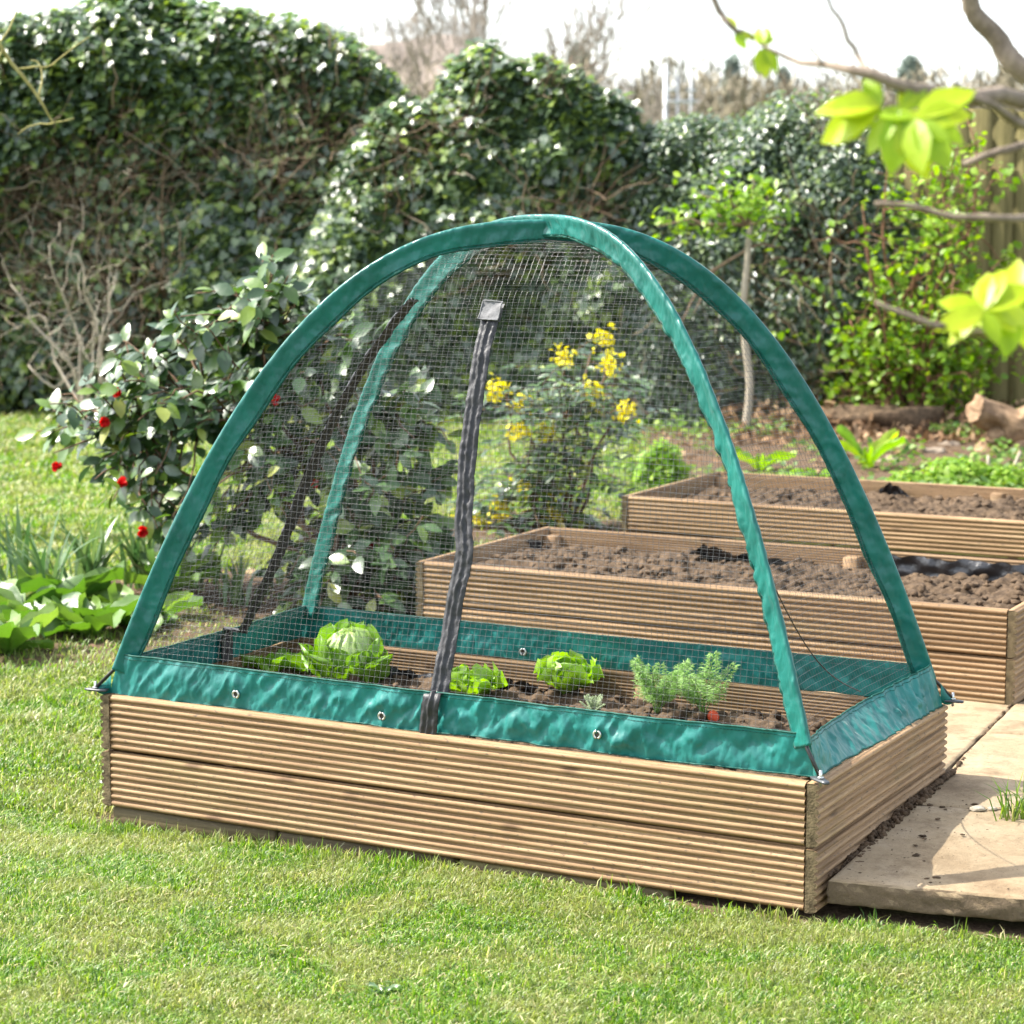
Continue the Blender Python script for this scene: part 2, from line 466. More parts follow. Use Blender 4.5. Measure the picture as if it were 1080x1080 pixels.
M['wood_tan'] = leaf_mat('bare_wood_tan', [(0, (.17, .15, .11)), (.6, (.25, .215, .155)), (1, (.33, .29, .20))], .9, .1, 0)
M['conifer'] = leaf_mat('hazed_conifer_needles', [(0, (.16, .20, .17)), (1, (.25, .30, .26))], .8, .2, .1)  # paled needles: distance haze put into the colour
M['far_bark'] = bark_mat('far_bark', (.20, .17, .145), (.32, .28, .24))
M['galv'] = plain('galvanised_pole', (.42, .44, .46), .5, .5, .1, 5, metallic=.3)
M['white_petal'] = plain('white_petal', (.8, .8, .76), .6, .3, .05)

# ------------------------------------------------------------------ leaf templates
def ell_leaf(w=.5, rows=((0, 0), (.22, .7), (.5, 1), (.78, .66), (1, 0)), fold=.25, bend=.15):
    V, idx = [], []
    for t, k in rows:
        z = -bend * t * t
        if k == 0:
            V.append((0, t, z)); idx.append((len(V) - 1,))
        else:
            hw = w * .5 * k
            V += [(-hw, t, z + fold * hw), (0, t, z), (hw, t, z + fold * hw)]; idx.append((len(V) - 3, len(V) - 2, len(V) - 1))
    F = []
    for a, b in zip(idx[:-1], idx[1:]):
        if len(a) == 1: F += [(a[0], b[1], b[0]), (a[0], b[2], b[1])]
        elif len(b) == 1: F += [(a[0], a[1], b[0]), (a[1], a[2], b[0])]
        else: F += [(a[0], a[1], b[1]), (a[0], b[1], b[0]), (a[1], a[2], b[2]), (a[1], b[2], b[1])]
    return np.array(V, float), np.array(F)
def ivy_leaf():
    o = [(0, -.08), (.25, -.16), (.52, .12), (.28, .30), (.38, .58), (.16, .62), (0, 1.0), (-.16, .62), (-.38, .58), (-.28, .30), (-.52, .12), (-.25, -.16)]
    V = [(0, .22, 0)] + [(x, y, .12 * abs(x) - .12 * max(y, 0) ** 2 - .1 * (abs(x) > .45)) for x, y in o]
    n = len(o)
    return np.array(V, float), np.array([(0, 1 + i, 1 + (i + 1) % n) for i in range(n)])
LEAF = ell_leaf(.5); LEAF_S = ell_leaf(.48, ((0, 0), (.45, 1), (1, 0)), .3, .1); LEAF_R = ell_leaf(.72); LEAF_N = ell_leaf(.20, ((0, 0), (.5, 1), (1, 0)), .2, .1); IVY = ivy_leaf()
PETAL = ell_leaf(.9, ((0, 0), (.4, .8), (.75, 1), (1, .35)) if False else ((0, 0), (.35, .7), (.75, 1), (1, 0)), .35, -.35)

def rand_dir(n):
    return norm(rng.normal(size=(n, 3)))

# ================================================================== beds: frames
YAW = .4866
def bed_axes(yaw): return np.array([math.cos(yaw), -math.sin(yaw), 0]), np.array([math.sin(yaw), math.cos(yaw), 0])
BEDS = [(-.9711, 5.2523, .4918, 1.7923, .8382), (-.2996, 6.9356, .4836, 1.8812, .8906), (.4100, 8.5522, .4801, 1.968, .9421)]
BASE_Z = (0.0, .056, .056)
RIM = .265
def bed_frame(i):
    x, y, yaw, L, W = BEDS[i]
    d, n = bed_axes(yaw)
    return np.array([x, y, BASE_Z[i]]) + d * L / 2 + n * W / 2, yaw, L, W
def to_local(i, x, y):
    c, yaw, L, W = bed_frame(i); d, n = bed_axes(yaw)
    dx, dy = x - c[0], y - c[1]
    return dx * d[0] + dy * d[1], dx * n[0] + dy * n[1]
def to_world(i, lx, ly, z=0):
    c, yaw, L, W = bed_frame(i); d, n = bed_axes(yaw)
    p = c + d * lx + n * ly; return np.array([p[0], p[1], z])

# ================================================================== ground
def smooth(a, b, x):
    t = np.clip((x - a) / (b - a), 0, 1); return t * t * (3 - 2 * t)
def ground_z(x, y):
    lx, ly = to_local(0, x, y)
    z = .012 * fbm(np.asarray(x) * 1.3, np.asarray(y) * 1.3, seed=3, octv=3)
    near = np.exp(-((lx + .75) / .6) ** 2) * np.exp(-((ly + .45) / .35) ** 2)
    flat = smooth(30, 6, np.asarray(y) * 0 + np.asarray(y))
    rise = .05 * smooth(.25, .85, ly)                  # the lawn climbs a little behind the front bed
    return z * flat - .032 * near - .012 + rise
def soil_mask(x, y):
    x = np.asarray(x, float); y = np.asarray(y, float)
    n = .55 * fbm(x * 1.6, y * 1.6, seed=11, octv=4)
    m = smooth(14.3, 14.9, y + n * .8) * smooth(60, 30, y)                         # strip at the foot of the hedge
    m = np.maximum(m, smooth(1.1, .7, np.hypot((x + .75) / .85, (y - 8.0) / .75) + n * .7))  # under the camellia
    m = np.maximum(m, smooth(1.1, .7, np.hypot((x - .2) / .7, (y - 9.5) / .8) + n * .6))     # under the mahonia
    m = np.maximum(m, smooth(1.15, .8, np.hypot((x + 1.35) / .75, (y - 7.35) / .55) + n * .5) * .9)
    m = np.maximum(m, smooth(.5, .9, x) * smooth(10.2, 10.5, y + n * .4) * smooth(60, 30, y))
    for i in range(3):
        c, yaw, L, W = bed_frame(i); lx, ly = to_local(i, x, y)
        d = np.maximum(np.abs(lx) - L / 2, np.abs(ly) - W / 2)
        m = np.maximum(m, smooth(.10 if i == 0 else .075, .0, d + n * .07))
    lx, ly = to_local(0, x, y)
    m = np.maximum(m, smooth(.07, .0, np.maximum(np.abs(lx - 1.2) - .32, np.abs(ly + .36 - .17 * (lx - .9)) - .03) + n * .02))
    return np.clip(m, 0, 1)

def axis_pts(spec):
    out = []
    for a, b, s in spec: out.append(np.arange(a, b, s))
    return np.concatenate(out + [[spec[-1][1]]])
gx = axis_pts([(-1500, -60, 120), (-60, -6, 3), (-6, -2, .15), (-2, 2, .04), (2, 6, .15), (6, 60, 3), (60, 1500, 120)])
gy = axis_pts([(-40, 2.5, 2), (2.5, 9.5, .045), (9.5, 17, .12), (17, 60, 2), (60, 2400, 120)])
X, Y = np.meshgrid(gx, gy, indexing='ij')
mb = MB(); mb.grid(np.stack([X, Y, ground_z(X, Y)], -1))
lawn = mb.build('lawn', M['lawn'])
tag(lawn, 'mown garden lawn with bare soil patches along the hedge and beds', 'lawn', kind='structure')
at = lawn.data.attributes.new('soil', 'FLOAT', 'POINT')
at.data.foreach_set('value', soil_mask(X, Y).ravel().astype(np.float32))

def on_g(px, py, dz=0.0):
    z = 0.0
    for _ in range(5):
        p = on_z(px, py, z); z = float(ground_z(p[0], p[1])) + dz
    return np.array([p[0], p[1], z])

# ------------------------------------------------------------------ grass blades (nobody could count them)
GX0 = .896
SLABS = [  # corners in the front bed's frame, front-left first, counter-clockwise, each (x, y, z of the top)
    ((.909, -.392, .068), (1.55, -.285, .068), (1.50, .285, .098), (.907, .135, .098)),
    ((.907, .150, .099), (1.50, .300, .099), (1.43, 1.045, .088), (.838, .930, .090)),
    ((.834, .950, .088), (1.42, 1.070, .087), (1.35, 1.63, .060), (.768, 1.50, .062)),
    ((.26, .445, .100), (.884, .445, .108), (.776, 1.405, .062), (.16, 1.405, .058)),
]
def in_slab(lx, ly, m):
    r = np.zeros(np.shape(lx), bool)
    for q in SLABS:
        k = np.ones(np.shape(lx), bool)
        for i in range(4):
            a, b = q[i], q[(i + 1) % 4]; ex, ey = b[0] - a[0], b[1] - a[1]; L = math.hypot(ex, ey)
            k &= ((ex * (ly - a[1]) - ey * (lx - a[0])) / L > -m)
        r |= k
    return r
def keep_grass(x, y, dens):
    k = rng.random(len(x)) > soil_mask(x, y) * .985
    for i in range(3):
        c, yaw, L, W = bed_frame(i); lx, ly = to_local(i, x, y)
        k &= ~((np.abs(lx) < L / 2 + .008) & (np.abs(ly) < W / 2 + .008))
    lx, ly = to_local(0, x, y)
    return k & ~in_slab(lx, ly, .012)
def blades(x, y, length, width, lean):
    n = len(x)
    az = rng.random(n) * 2 * math.pi
    d = np.stack([np.cos(az), np.sin(az), np.zeros(n)], -1)
    side = np.stack([-d[:, 1], d[:, 0], np.zeros(n)], -1)
    side = norm(side + .6 * np.array([1, 0, 0]) * np.sign(side[:, :1] + 1e-6))
    b = np.stack([x, y, ground_z(x, y) - .003], -1)
    up = np.array([0, 0, 1.0])
    L, Wd, k = length[:, None], width[:, None], lean[:, None]
    mid = b + up * L * .55 * (1 - .25 * k) + d * L * .25 * k
    tip = b + up * L * (1 - .55 * k) + d * L * .85 * k
    V = np.stack([b - side * Wd / 2, b + side * Wd / 2, mid - side * Wd * .42, mid + side * Wd * .42, tip], 1).reshape(-1, 3)
    i = np.arange(n)[:, None] * 5
    return V, i + np.array([[0, 1, 3, 2]]), i + np.array([[2, 3, 4]])
def scatter_grass(n, x0, x1, y0, y1, lscale, wscale, thin=None):
    y = y0 + (y1 - y0) * rng.random(n); x = x0 + (x1 - x0) * rng.random(n)
    inside = np.abs(x) < y * .2249 * 1.12 + .25
    x, y = x[inside], y[inside]
    k = keep_grass(x, y, 1); x, y = x[k], y[k]
    tall = .65 + .5 * smooth(-.4, .6, fbm(x * 3.1, y * 3.1, seed=23, octv=3)) + .35 * smooth(.2, .7, fbm(x * 9, y * 9, seed=29, octv=2))
    L = lscale * tall * (.55 + .8 * rng.random(len(x)))
    return blades(x, y, L, wscale * (.7 + .6 * rng.random(len(x))), np.clip(rng.beta(2.8, 1.0, len(x)), 0, 1))
mb = MB()
for args in ((330000, -1.4, 1.4, 3.4, 5.3, .022, .0023), (130000, -2.2, -.2, 5.3, 7.6, .034, .0032), (120000, -3.6, .8, 7.6, 11, .05, .006), (70000, -4.5, 1.2, 11, 15.2, .055, .009)):
    mb.add(*scatter_grass(*args))
# longer tufts along the board feet and slab edge
tx, ty = [], []
for k in range(260):
    u = random.random()
    p = to_world(0, -.93 + 1.85 * u, -.419 - .02 - .05 * random.random() ** 1.5)
    if vnoise(u * 14, 0, seed=5) > .0 or u < .45:
        m = random.randint(4, 16); tx += list(p[0] + rng.normal(0, .012, m)); ty += list(p[1] + rng.normal(0, .012, m))
for k in range(13):
    u = random.random(); p = to_world(0, GX0 + .04 + .6 * u, -.405 + .1 * u - .035 * random.random()); m = random.randint(4, 12)
    tx += list(p[0] + rng.normal(0, .012, m)); ty += list(p[1] + rng.normal(0, .01, m))
for k in range(300):
    p = np.array([random.uniform(-1.25, 1.1), random.uniform(3.6, 5.1)])
    m = random.randint(5, 14); tx += list(p[0] + rng.normal(0, .016, m)); ty += list(p[1] + rng.normal(0, .016, m))
tx, ty = np.array(tx), np.array(ty)
k = keep_grass(tx, ty, 1) | (rng.random(len(tx)) < .5)
lx, ly = to_local(0, tx, ty)
k &= ~((np.abs(lx) < .9) & (np.abs(ly) < .425))
tx, ty = tx[k], ty[k]
mb.add(*blades(tx, ty, .018 + .034 * rng.random(len(tx)), .0022 + .0014 * rng.random(len(tx)), rng.beta(2, 2.2, len(tx))))
# pale dry clippings lying on top of the turf
n = 15000
x = rng.uniform(-1.5, 1.3, n); y = 3.4 + 3.2 * rng.random(n); k = keep_grass(x, y, 1) & (fbm(x * 4, y * 4, seed=31, octv=3) > -.15); x, y = x[k], y[k]
a_ = rng.random(len(x)) * 6.28
mb.leaves(np.stack([x, y, ground_z(x, y) + .010 + .010 * rng.random(len(x))], -1), rand_dir(len(x)) * .35 + [0, 0, 1], np.stack([np.cos(a_), np.sin(a_), .15 * rng.normal(size=len(x))], -1), .018 + .022 * rng.random(len(x)), ell_leaf(.11, ((0, 0), (.4, 1), (1, 0)), .2, .3))
grass = mb.build('grass', M['grass'])
tag(grass, 'short bright green lawn grass with straw coloured patches', 'grass', kind='stuff')

# dead leaf litter and crumbs on the bare soil
mb = MB()
n = 5200
x = rng.uniform(-4, 5, n); y = rng.uniform(5.2, 15.2, n)
k = rng.random(n) < soil_mask(x, y) * .9
for i in range(3):
    c, yaw, L, W = bed_frame(i); lx, ly = to_local(i, x, y); k &= ~((np.abs(lx) < L / 2 + .01) & (np.abs(ly) < W / 2 + .01))
lx, ly = to_local(0, x, y)
k &= ~in_slab(lx, ly, .0)
x, y = x[k], y[k]
mb.leaves(np.stack([x, y, ground_z(x, y) + .008], -1), rand_dir(len(x)) * .5 + [0, 0, 1], rand_dir(len(x)), .03 + .05 * rng.random(len(x)), LEAF)
tag(mb.build('leaf_litter', M['litter']), 'dry brown leaf litter on the soil under the shrubs', 'leaf litter', kind='stuff')

# ================================================================== raised beds
T_BOARD, H_BOARD = .028, .1305
def board_mesh(length, mat, parent, loc, rz):
    """reeded decking board: local x along its length, outer reeded face to -y"""
    prof = []
    nr = 8; p = H_BOARD / nr
    prof.append((0.0085, 0.0)); prof.append((0.0078, 0.0022))
    for k in range(nr):
        z0 = k * p
        for f, dep in ((.09, 1), (.15, .93), (.22, .40), (.34, .08), (.5, 0), (.68, .05), (.82, .38), (.90, .95)):
            prof.append((dep * .0072, z0 + f * p))
    prof.append((.0078, H_BOARD - .0022)); prof.append((.0085, H_BOARD))
    prof.append((T_BOARD - .002, H_BOARD))
    ni = 16; q = H_BOARD / ni
    for k in range(ni):
        z0 = H_BOARD - k * q
        for f, dep in ((.08, 1), (.3, 0), (.7, 0), (.92, 1)):
            prof.append((T_BOARD - dep * .0022, z0 - f * q))
    prof.append((T_BOARD - .002, 0.0))
    prof = np.array(prof); m = len(prof)
    xs = np.linspace(-length / 2, length / 2, 25)
    wob = .0022 * fbm(xs * 1.3 + loc[0] * 9, xs * 0 + loc[2] * 31 + loc[1] * 7, seed=41, octv=2)
    V = np.zeros((len(xs), m, 3))
    V[:, :, 0] = xs[:, None]; V[:, :, 1] = prof[None, :, 0] + wob[:, None]; V[:, :, 2] = prof[None, :, 1] + wob[:, None] * .3
    mb = MB()
    i = np.arange(len(xs) - 1)[:, None]; j = np.arange(m)[None, :]; k = (j + 1) % m
    F = np.stack([i * m + j, (i + 1) * m + j, (i + 1) * m + k, i * m + k], -1).reshape(-1, 4)
    mb.add(V.reshape(-1, 3), F)
    no = 2 + nr * 8 + 2
    ncap = 0
    for e in (0, len(xs) - 1):                          # end grain: outer profile joined straight across to the inner face
        o_ = V[e, :no]; q_ = o_.copy(); q_[:, 1] = T_BOARD - .0022 + wob[e]
        f = [[k, k + 1, no + k + 1, no + k] for k in range(no - 1)]; ncap += len(f)
        mb.add(np.concatenate([o_, q_]), f if e == 0 else [x[::-1] for x in f])
    o = mb.build('board', [mat, M['end_grain']], parent, False, loc, rz)
    mi = np.zeros(len(o.data.polygons), np.int32); mi[-ncap:] = 1
    o.data.polygons.foreach_set('material_index', mi)
    return o
def raised_bed(i, label, mid_posts):
    c, yaw, L, W = bed_frame(i)
    t = thing('raised_bed', label, 'raised bed', c, -yaw, 'timber raised beds')
    g = .0018
    for lev in range(2):
        z = lev * (H_BOARD + .0050) + .0005
        board_mesh(L - 2 * T_BOARD - 2 * g, M['wood'], t, (0, -W / 2, z), 0)
        board_mesh(L - 2 * T_BOARD - 2 * g, M['wood'], t, (0, W / 2, z), math.pi)
        board_mesh(W, M['wood'], t, (L / 2, 0, z), math.pi / 2)
        board_mesh(W, M['wood'], t, (-L / 2, 0, z), -math.pi / 2)
    ps = .047
    spots = [(sx * (L / 2 - T_BOARD - ps / 2 - .002), sy * (W / 2 - T_BOARD - ps / 2 - .002)) for sx in (-1, 1) for sy in (-1, 1)]
    spots += [(x, W / 2 - T_BOARD - ps / 2 - .002) for x in mid_posts]
    for x, y in spots:
        mb = MB(); mb.box((0, 0, .125), (ps, ps, .25 - .012 * random.random()), bev=.003)
        mb.build('post', M['wood'], t, False, (x, y, 0))
    return t
bed_front = raised_bed(0, 'long timber raised bed carrying the green net cover', [.16])
bed_mid = raised_bed(1, 'bare timber raised bed directly behind the netted bed', [.18])
bed_back = raised_bed(2, 'farthest timber raised bed, close to the logs and fence', [.22])
# dark bearers under the front bed, seen where the lawn dips
c, yaw, L, W = bed_frame(0)
for x, w in ((-.64, .46), (-.172, .46), (.32, .50)):
    mb = MB(); mb.box((0, 0, 0), (w, .05, .05), bev=.004)
    mb.build('bearer', M['wood_old'], bed_front, False, (x, -W / 2 + .032, -.0265))
# black liner flaps
def liner(bed, i, pts, name='liner'):
    """pts: list of (lx, ly, ztop, zbottom, lean)"""
    mb = MB()
    P = np.array(pts, float); n = 60
    s = np.linspace(0, len(P) - 1, n)
    Q = np.stack([np.interp(s, np.arange(len(P)), P[:, k]) for k in range(5)], -1)
    v = np.linspace(0, 1, 8)
    V = np.zeros((n, 8, 3))
    V[:, :, 0] = Q[:, 0:1] + .004 * vnoise(s[:, None] * 4, v[None] * 3, seed=8)
    V[:, :, 1] = Q[:, 1:2] - Q[:, 4:5] * v[None] ** 1.5 + .012 * fbm(s[:, None] * 5, v[None] * 3, seed=9, octv=3)
    V[:, :, 2] = Q[:, 3:4] + (Q[:, 2:3] - Q[:, 3:4]) * v[None] + .006 * fbm(s[:, None] * 6, v[None] * 2, seed=19)
    mb.grid(V)
    # folded-over lip so the film has two layers
    V2 = V[:, ::-1].copy(); V2[:, :, 1] -= .006 + .02 * v[None] ** .7; V2[:, :, 2] -= .004 * v[None]
    mb.grid(V2)
    return mb.build(name, M['liner'], bed)
hw = BEDS[0][4] / 2 - T_BOARD - .008
liner(bed_front, 0, [(-.85, hw - .1, .235, .17, .03), (-.78, hw - .03, .25, .17, .05), (-.62, hw - .02, .235, .17, .03), (-.44, hw - .01, .215, .17, .02)])
liner(bed_front, 0, [(-.30, hw, .212, .17, .02), (-.2, hw - .01, .235, .17, .05), (-.1, hw - .02, .225, .17, .05), (0.0, hw, .195, .17, .02)])
liner(bed_front, 0, [(.47, hw - .06, .21, .185, .05), (.6, hw - .07, .213, .185, .05), (.66, hw - .06, .2, .185, .03)])
hw = BEDS[1][4] / 2 - T_BOARD - .008
liner(bed_mid, 1, [(-.36, hw - .05, .225, .2, .02), (-.28, hw - .08, .27, .2, .06), (-.16, hw - .09, .255, .2, .09), (.02, hw - .05, .225, .2, .02)])
liner(bed_mid, 1, [(.27, hw, .255, .19, .01), (.31, hw - .005, .262, .19, .015), (.5, hw - .01, .262, .2, .02), (.75, hw, .26, .2, .015), (.94, hw, .26, .2, .01)])
liner(bed_mid, 1, [(-.94, hw - .22, .215, .17, .02), (-.92, hw - .15, .245, .17, .02), (-.9, hw - .05, .235, .17, .02)])
hw = BEDS[2][4] / 2 - T_BOARD - .008
liner(bed_back, 2, [(-.25, hw - .03, .235, .2, .02), (-.2, hw - .03, .272, .2, .04), (-.12, hw - .04, .23, .2, .03)])
liner(bed_back, 2, [(.38, hw - .12, .235, .2, .05), (.55, hw - .1, .272, .2, .10), (.75, hw - .06, .275, .2, .08), (.98, hw - .04, .27, .2, .05)])

# soil in the beds
def bed_soil(i, base, amp, label, front_drop=0.0):
    c, yaw, L, W = bed_frame(i)
    a, b = L / 2 - T_BOARD - .004, W / 2 - T_BOARD - .004
    xs = np.linspace(-a, a, 260); ys = np.linspace(-b, b, 130)
    X, Y = np.meshgrid(xs, ys, indexing='ij')
    n1 = fbm(X * 4, Y * 4, seed=50 + i, octv=3); n2 = fbm(X * 22, Y * 22, seed=60 + i, octv=4, gain=.6)
    Z = base + amp * n1 + .014 * np.abs(n2) ** .8 * np.sign(n2) + front_drop * Y / b
    edge = np.minimum(np.minimum(a - np.abs(X), b - np.abs(Y)), .06) / .06
    Z = base - .03 + (Z - base + .03) * (.45 + .55 * edge)
    mb = MB(); mb.grid(np.stack([X, Y, Z], -1))
    for k in range(1500):
        x, y = random.uniform(-a + .02, a - .02), random.uniform(-b + .02, b - .02)
        ix, iy = int((x + a) / (2 * a) * 259), int((y + b) / (2 * b) * 129)
        r = .0025 + .0115 * random.random() ** 2.6
        mb.lump((x, y, Z[ix, iy] + r * .2), r, k, 1, .55, (random.uniform(.8, 1.5), 1, random.uniform(.6, 1)))
    o = mb.build('soil', M['soil'], None, False, c, -yaw)
    tag(o, label, 'soil', kind='stuff')
    return Z, a, b
Z0, A0, B0 = bed_soil(0, .208, .014, 'crumbly brown soil around the vegetables under the net')
bed_soil(1, .222, .016, 'bare dug soil filling the middle raised bed', -.004)
bed_soil(2, .222, .016, 'bare dug soil filling the farthest raised bed', -.006)
def soil_z(lx, ly):
    ix = int(np.clip((lx + A0) / (2 * A0) * 259, 0, 259)); iy = int(np.clip((ly + B0) / (2 * B0) * 129, 0, 129))
    return Z0[ix, iy]

# ================================================================== paving slabs
slab_labels = ['pale sandstone slab with thick rough front edge facing the lawn', 'pale sandstone slab second from the lawn, half shaded by the netted bed',
               'sunlit sandstone slab beside the end of the middle bed', 'sunlit sandstone slab between the netted bed and the middle bed']
c0, yaw0, L0, W0 = bed_frame(0)
for si, (q, lab) in enumerate(zip(SLABS, slab_labels)):
    nx, ny = 46, 46
    e_ = lambda n: np.concatenate([[0, .008, .02], np.linspace(.04, .96, n - 6), [.98, .992, 1]])
    U, Vv = np.meshgrid(e_(nx), e_(ny), indexing='ij')
    q = np.array(q); cen = q.mean(0)
    B4 = (1 - U)[..., None] * (1 - Vv)[..., None] * q[0] + U[..., None] * (1 - Vv)[..., None] * q[1] + U[..., None] * Vv[..., None] * q[2] + (1 - U)[..., None] * Vv[..., None] * q[3]
    B4[..., 0] = np.where(B4[..., 1] < .43, np.maximum(B4[..., 0], .9045) if si < 3 else B4[..., 0], B4[..., 0])
    if si == 2: B4[..., 0] = np.where(B4[..., 1] > 1.40, np.maximum(B4[..., 0], .785), B4[..., 0])
    ed = np.minimum(np.minimum(U, 1 - U), np.minimum(Vv, 1 - Vv))
    wob = .0035 * fbm(B4[..., 0] * 22, B4[..., 1] * 22, seed=71 + si, octv=3) * (ed < .001)
    B4[..., 2] += .0022 * fbm(B4[..., 0] * 9, B4[..., 1] * 9, seed=73 + si, octv=4) - .0045 * np.clip(1 - ed / .012, 0, 1) ** 2
    top = B4 - cen
    top[..., :2] -= norm(top[..., :2]) * np.abs(wob)[..., None]
    mb = MB(); mb.grid(top)
    ring = np.concatenate([top[:, 0], top[-1, 1:], top[-2::-1, -1], top[0, -2:0:-1]])
    th = .046; rows = [ring]
    for kf in (.15, .35, .55, .75, .9, 1.0):
        r2 = ring.copy(); r2[:, 2] = ring[:, 2] - th * kf
        off = .0065 * fbm(ring[:, 0] * 60, ring[:, 1] * 60, kf * 5, seed=74, octv=4)
        r2[:, :2] += norm(ring[:, :2]) * (off[:, None] + .002 - .006 * (kf > .95))
        if si < 3: r2[:, 0] = np.where((r2[:, 1] + cen[1] < .43), np.maximum(r2[:, 0] + cen[0], .9035) - cen[0], r2[:, 0])
        rows.append(r2)
    mb.grid(np.stack(rows, 1), close_u=True)
    p = to_world(0, cen[0], cen[1], cen[2])
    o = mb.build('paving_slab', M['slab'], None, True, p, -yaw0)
    tag(o, lab, 'paving slab', 'sandstone paving slabs')
# earth packed under and beside the slabs
mb = MB()
xs = np.linspace(.10, 1.55, 110); ys = np.linspace(-.36, 1.6, 140)
X, Y = np.meshgrid(xs, ys, indexing='ij')
keep = ((X > GX0 + .004) & (Y > -.34 + .17 * (X - .9))) | ((Y > .45) & (Y < 1.40))
Z = .022 + .035 * smooth(-.3, .2, Y) - .02 * smooth(.8, 1.35, Y) + .006 * fbm(X * 30, Y * 30, seed=81, octv=3)
V = np.stack([X, Y, Z], -1).reshape(-1, 3); nb = len(ys)
i, j = np.meshgrid(np.arange(109), np.arange(139), indexing='ij')
kk = (keep[:-1, :-1] & keep[1:, 1:])[i, j].ravel()
F = np.stack([i * nb + j, (i + 1) * nb + j, (i + 1) * nb + j + 1, i * nb + j + 1], -1).reshape(-1, 4)[kk]
mb.add(V, F)
for k in range(420):
    s = random.random() ** .8; r = .002 + .0055 * random.random() ** 2.5
    y_ = -.36 + .82 * s
    mb.lump((GX0 + .004 + .016 * random.random() ** 1.6 * (1.4 if .1 < s < .8 else .5), y_, .064 + .036 * smooth(-.39, .14, y_) + r * .2), r, k, 1, .45)
for k in range(60):
    t_ = random.random(); mb.lump((.897 - .135 * t_, .47 + 1.0 * t_, .098 - .036 * t_), .002 + .004 * random.random() ** 2, k, 1, .4)
tag(mb.build('earth', M['soil'], None, False, c0, -yaw0), 'dark earth packed into the joints around the slabs', 'earth', kind='stuff')
mb = MB()
for k in range(80):
    lx = GX0 + .03 + .35 * random.random() ** 2.0; ly = -.33 + .55 * random.random(); r = .0012 + .0042 * random.random() ** 3
    mb.lump(to_world(0, lx, ly, .069 + .03 * smooth(-.39, .14, ly)), r, k, 1, .45, (1.5, 1, .5))
tag(mb.build('soil_crumbs', M['soil'], None, False), 'loose soil crumbs spilled on the sandstone slabs', 'soil', kind='stuff')
#PART2
# ================================================================== net cover (pop-up frame) on the front bed
COVER = thing('net_cover', 'green edged pop-up net dome with crossed arches standing on the front bed', 'net cover', c0, -yaw0)
fa, fb = L0 / 2 - .006, W0 / 2 - .006
APEX = np.array([.051, .027, 1.375])
ZR = RIM + .004
def arc_pt(sx, sy, s, n=2.5):
    s = np.asarray(s, float)
    p = np.zeros(s.shape + (3,))
    p[..., 0] = sx * fa + (APEX[0] - sx * fa) * s
    p[..., 1] = sy * fb + (APEX[1] - sy * fb) * s
    p[..., 2] = ZR + (APEX[2] - ZR) * (1 - np.clip(1 - s, 0, 1) ** n)
    return p
def arc_frame(sx, sy, s):
    e = 1e-4
    T = norm(arc_pt(sx, sy, np.minimum(s, 1 - e) + e) - arc_pt(sx, sy, np.maximum(np.minimum(s, 1 - e) - e, 0)))
    hd = norm(np.array([APEX[0] - sx * fa, APEX[1] - sy * fb, 0]))
    B = np.cross(hd, [0, 0, 1.0])
    N = np.cross(T, np.broadcast_to(B, T.shape))
    N = N * np.sign((N * (np.array([0, 0, -1]) + hd)).sum(-1, keepdims=True))     # towards the inside of the dome
    return T, N, np.broadcast_to(B, T.shape)
def s_list(s0, n):
    # even arc length from s0 to the apex
    s = np.linspace(s0, 1, 2000); p = arc_pt(1, 1, s)
    l = np.concatenate([[0], np.cumsum(np.linalg.norm(np.diff(p, axis=0), axis=1))])
    return np.interp(np.linspace(0, l[-1], n), l, s)
FIN = .051
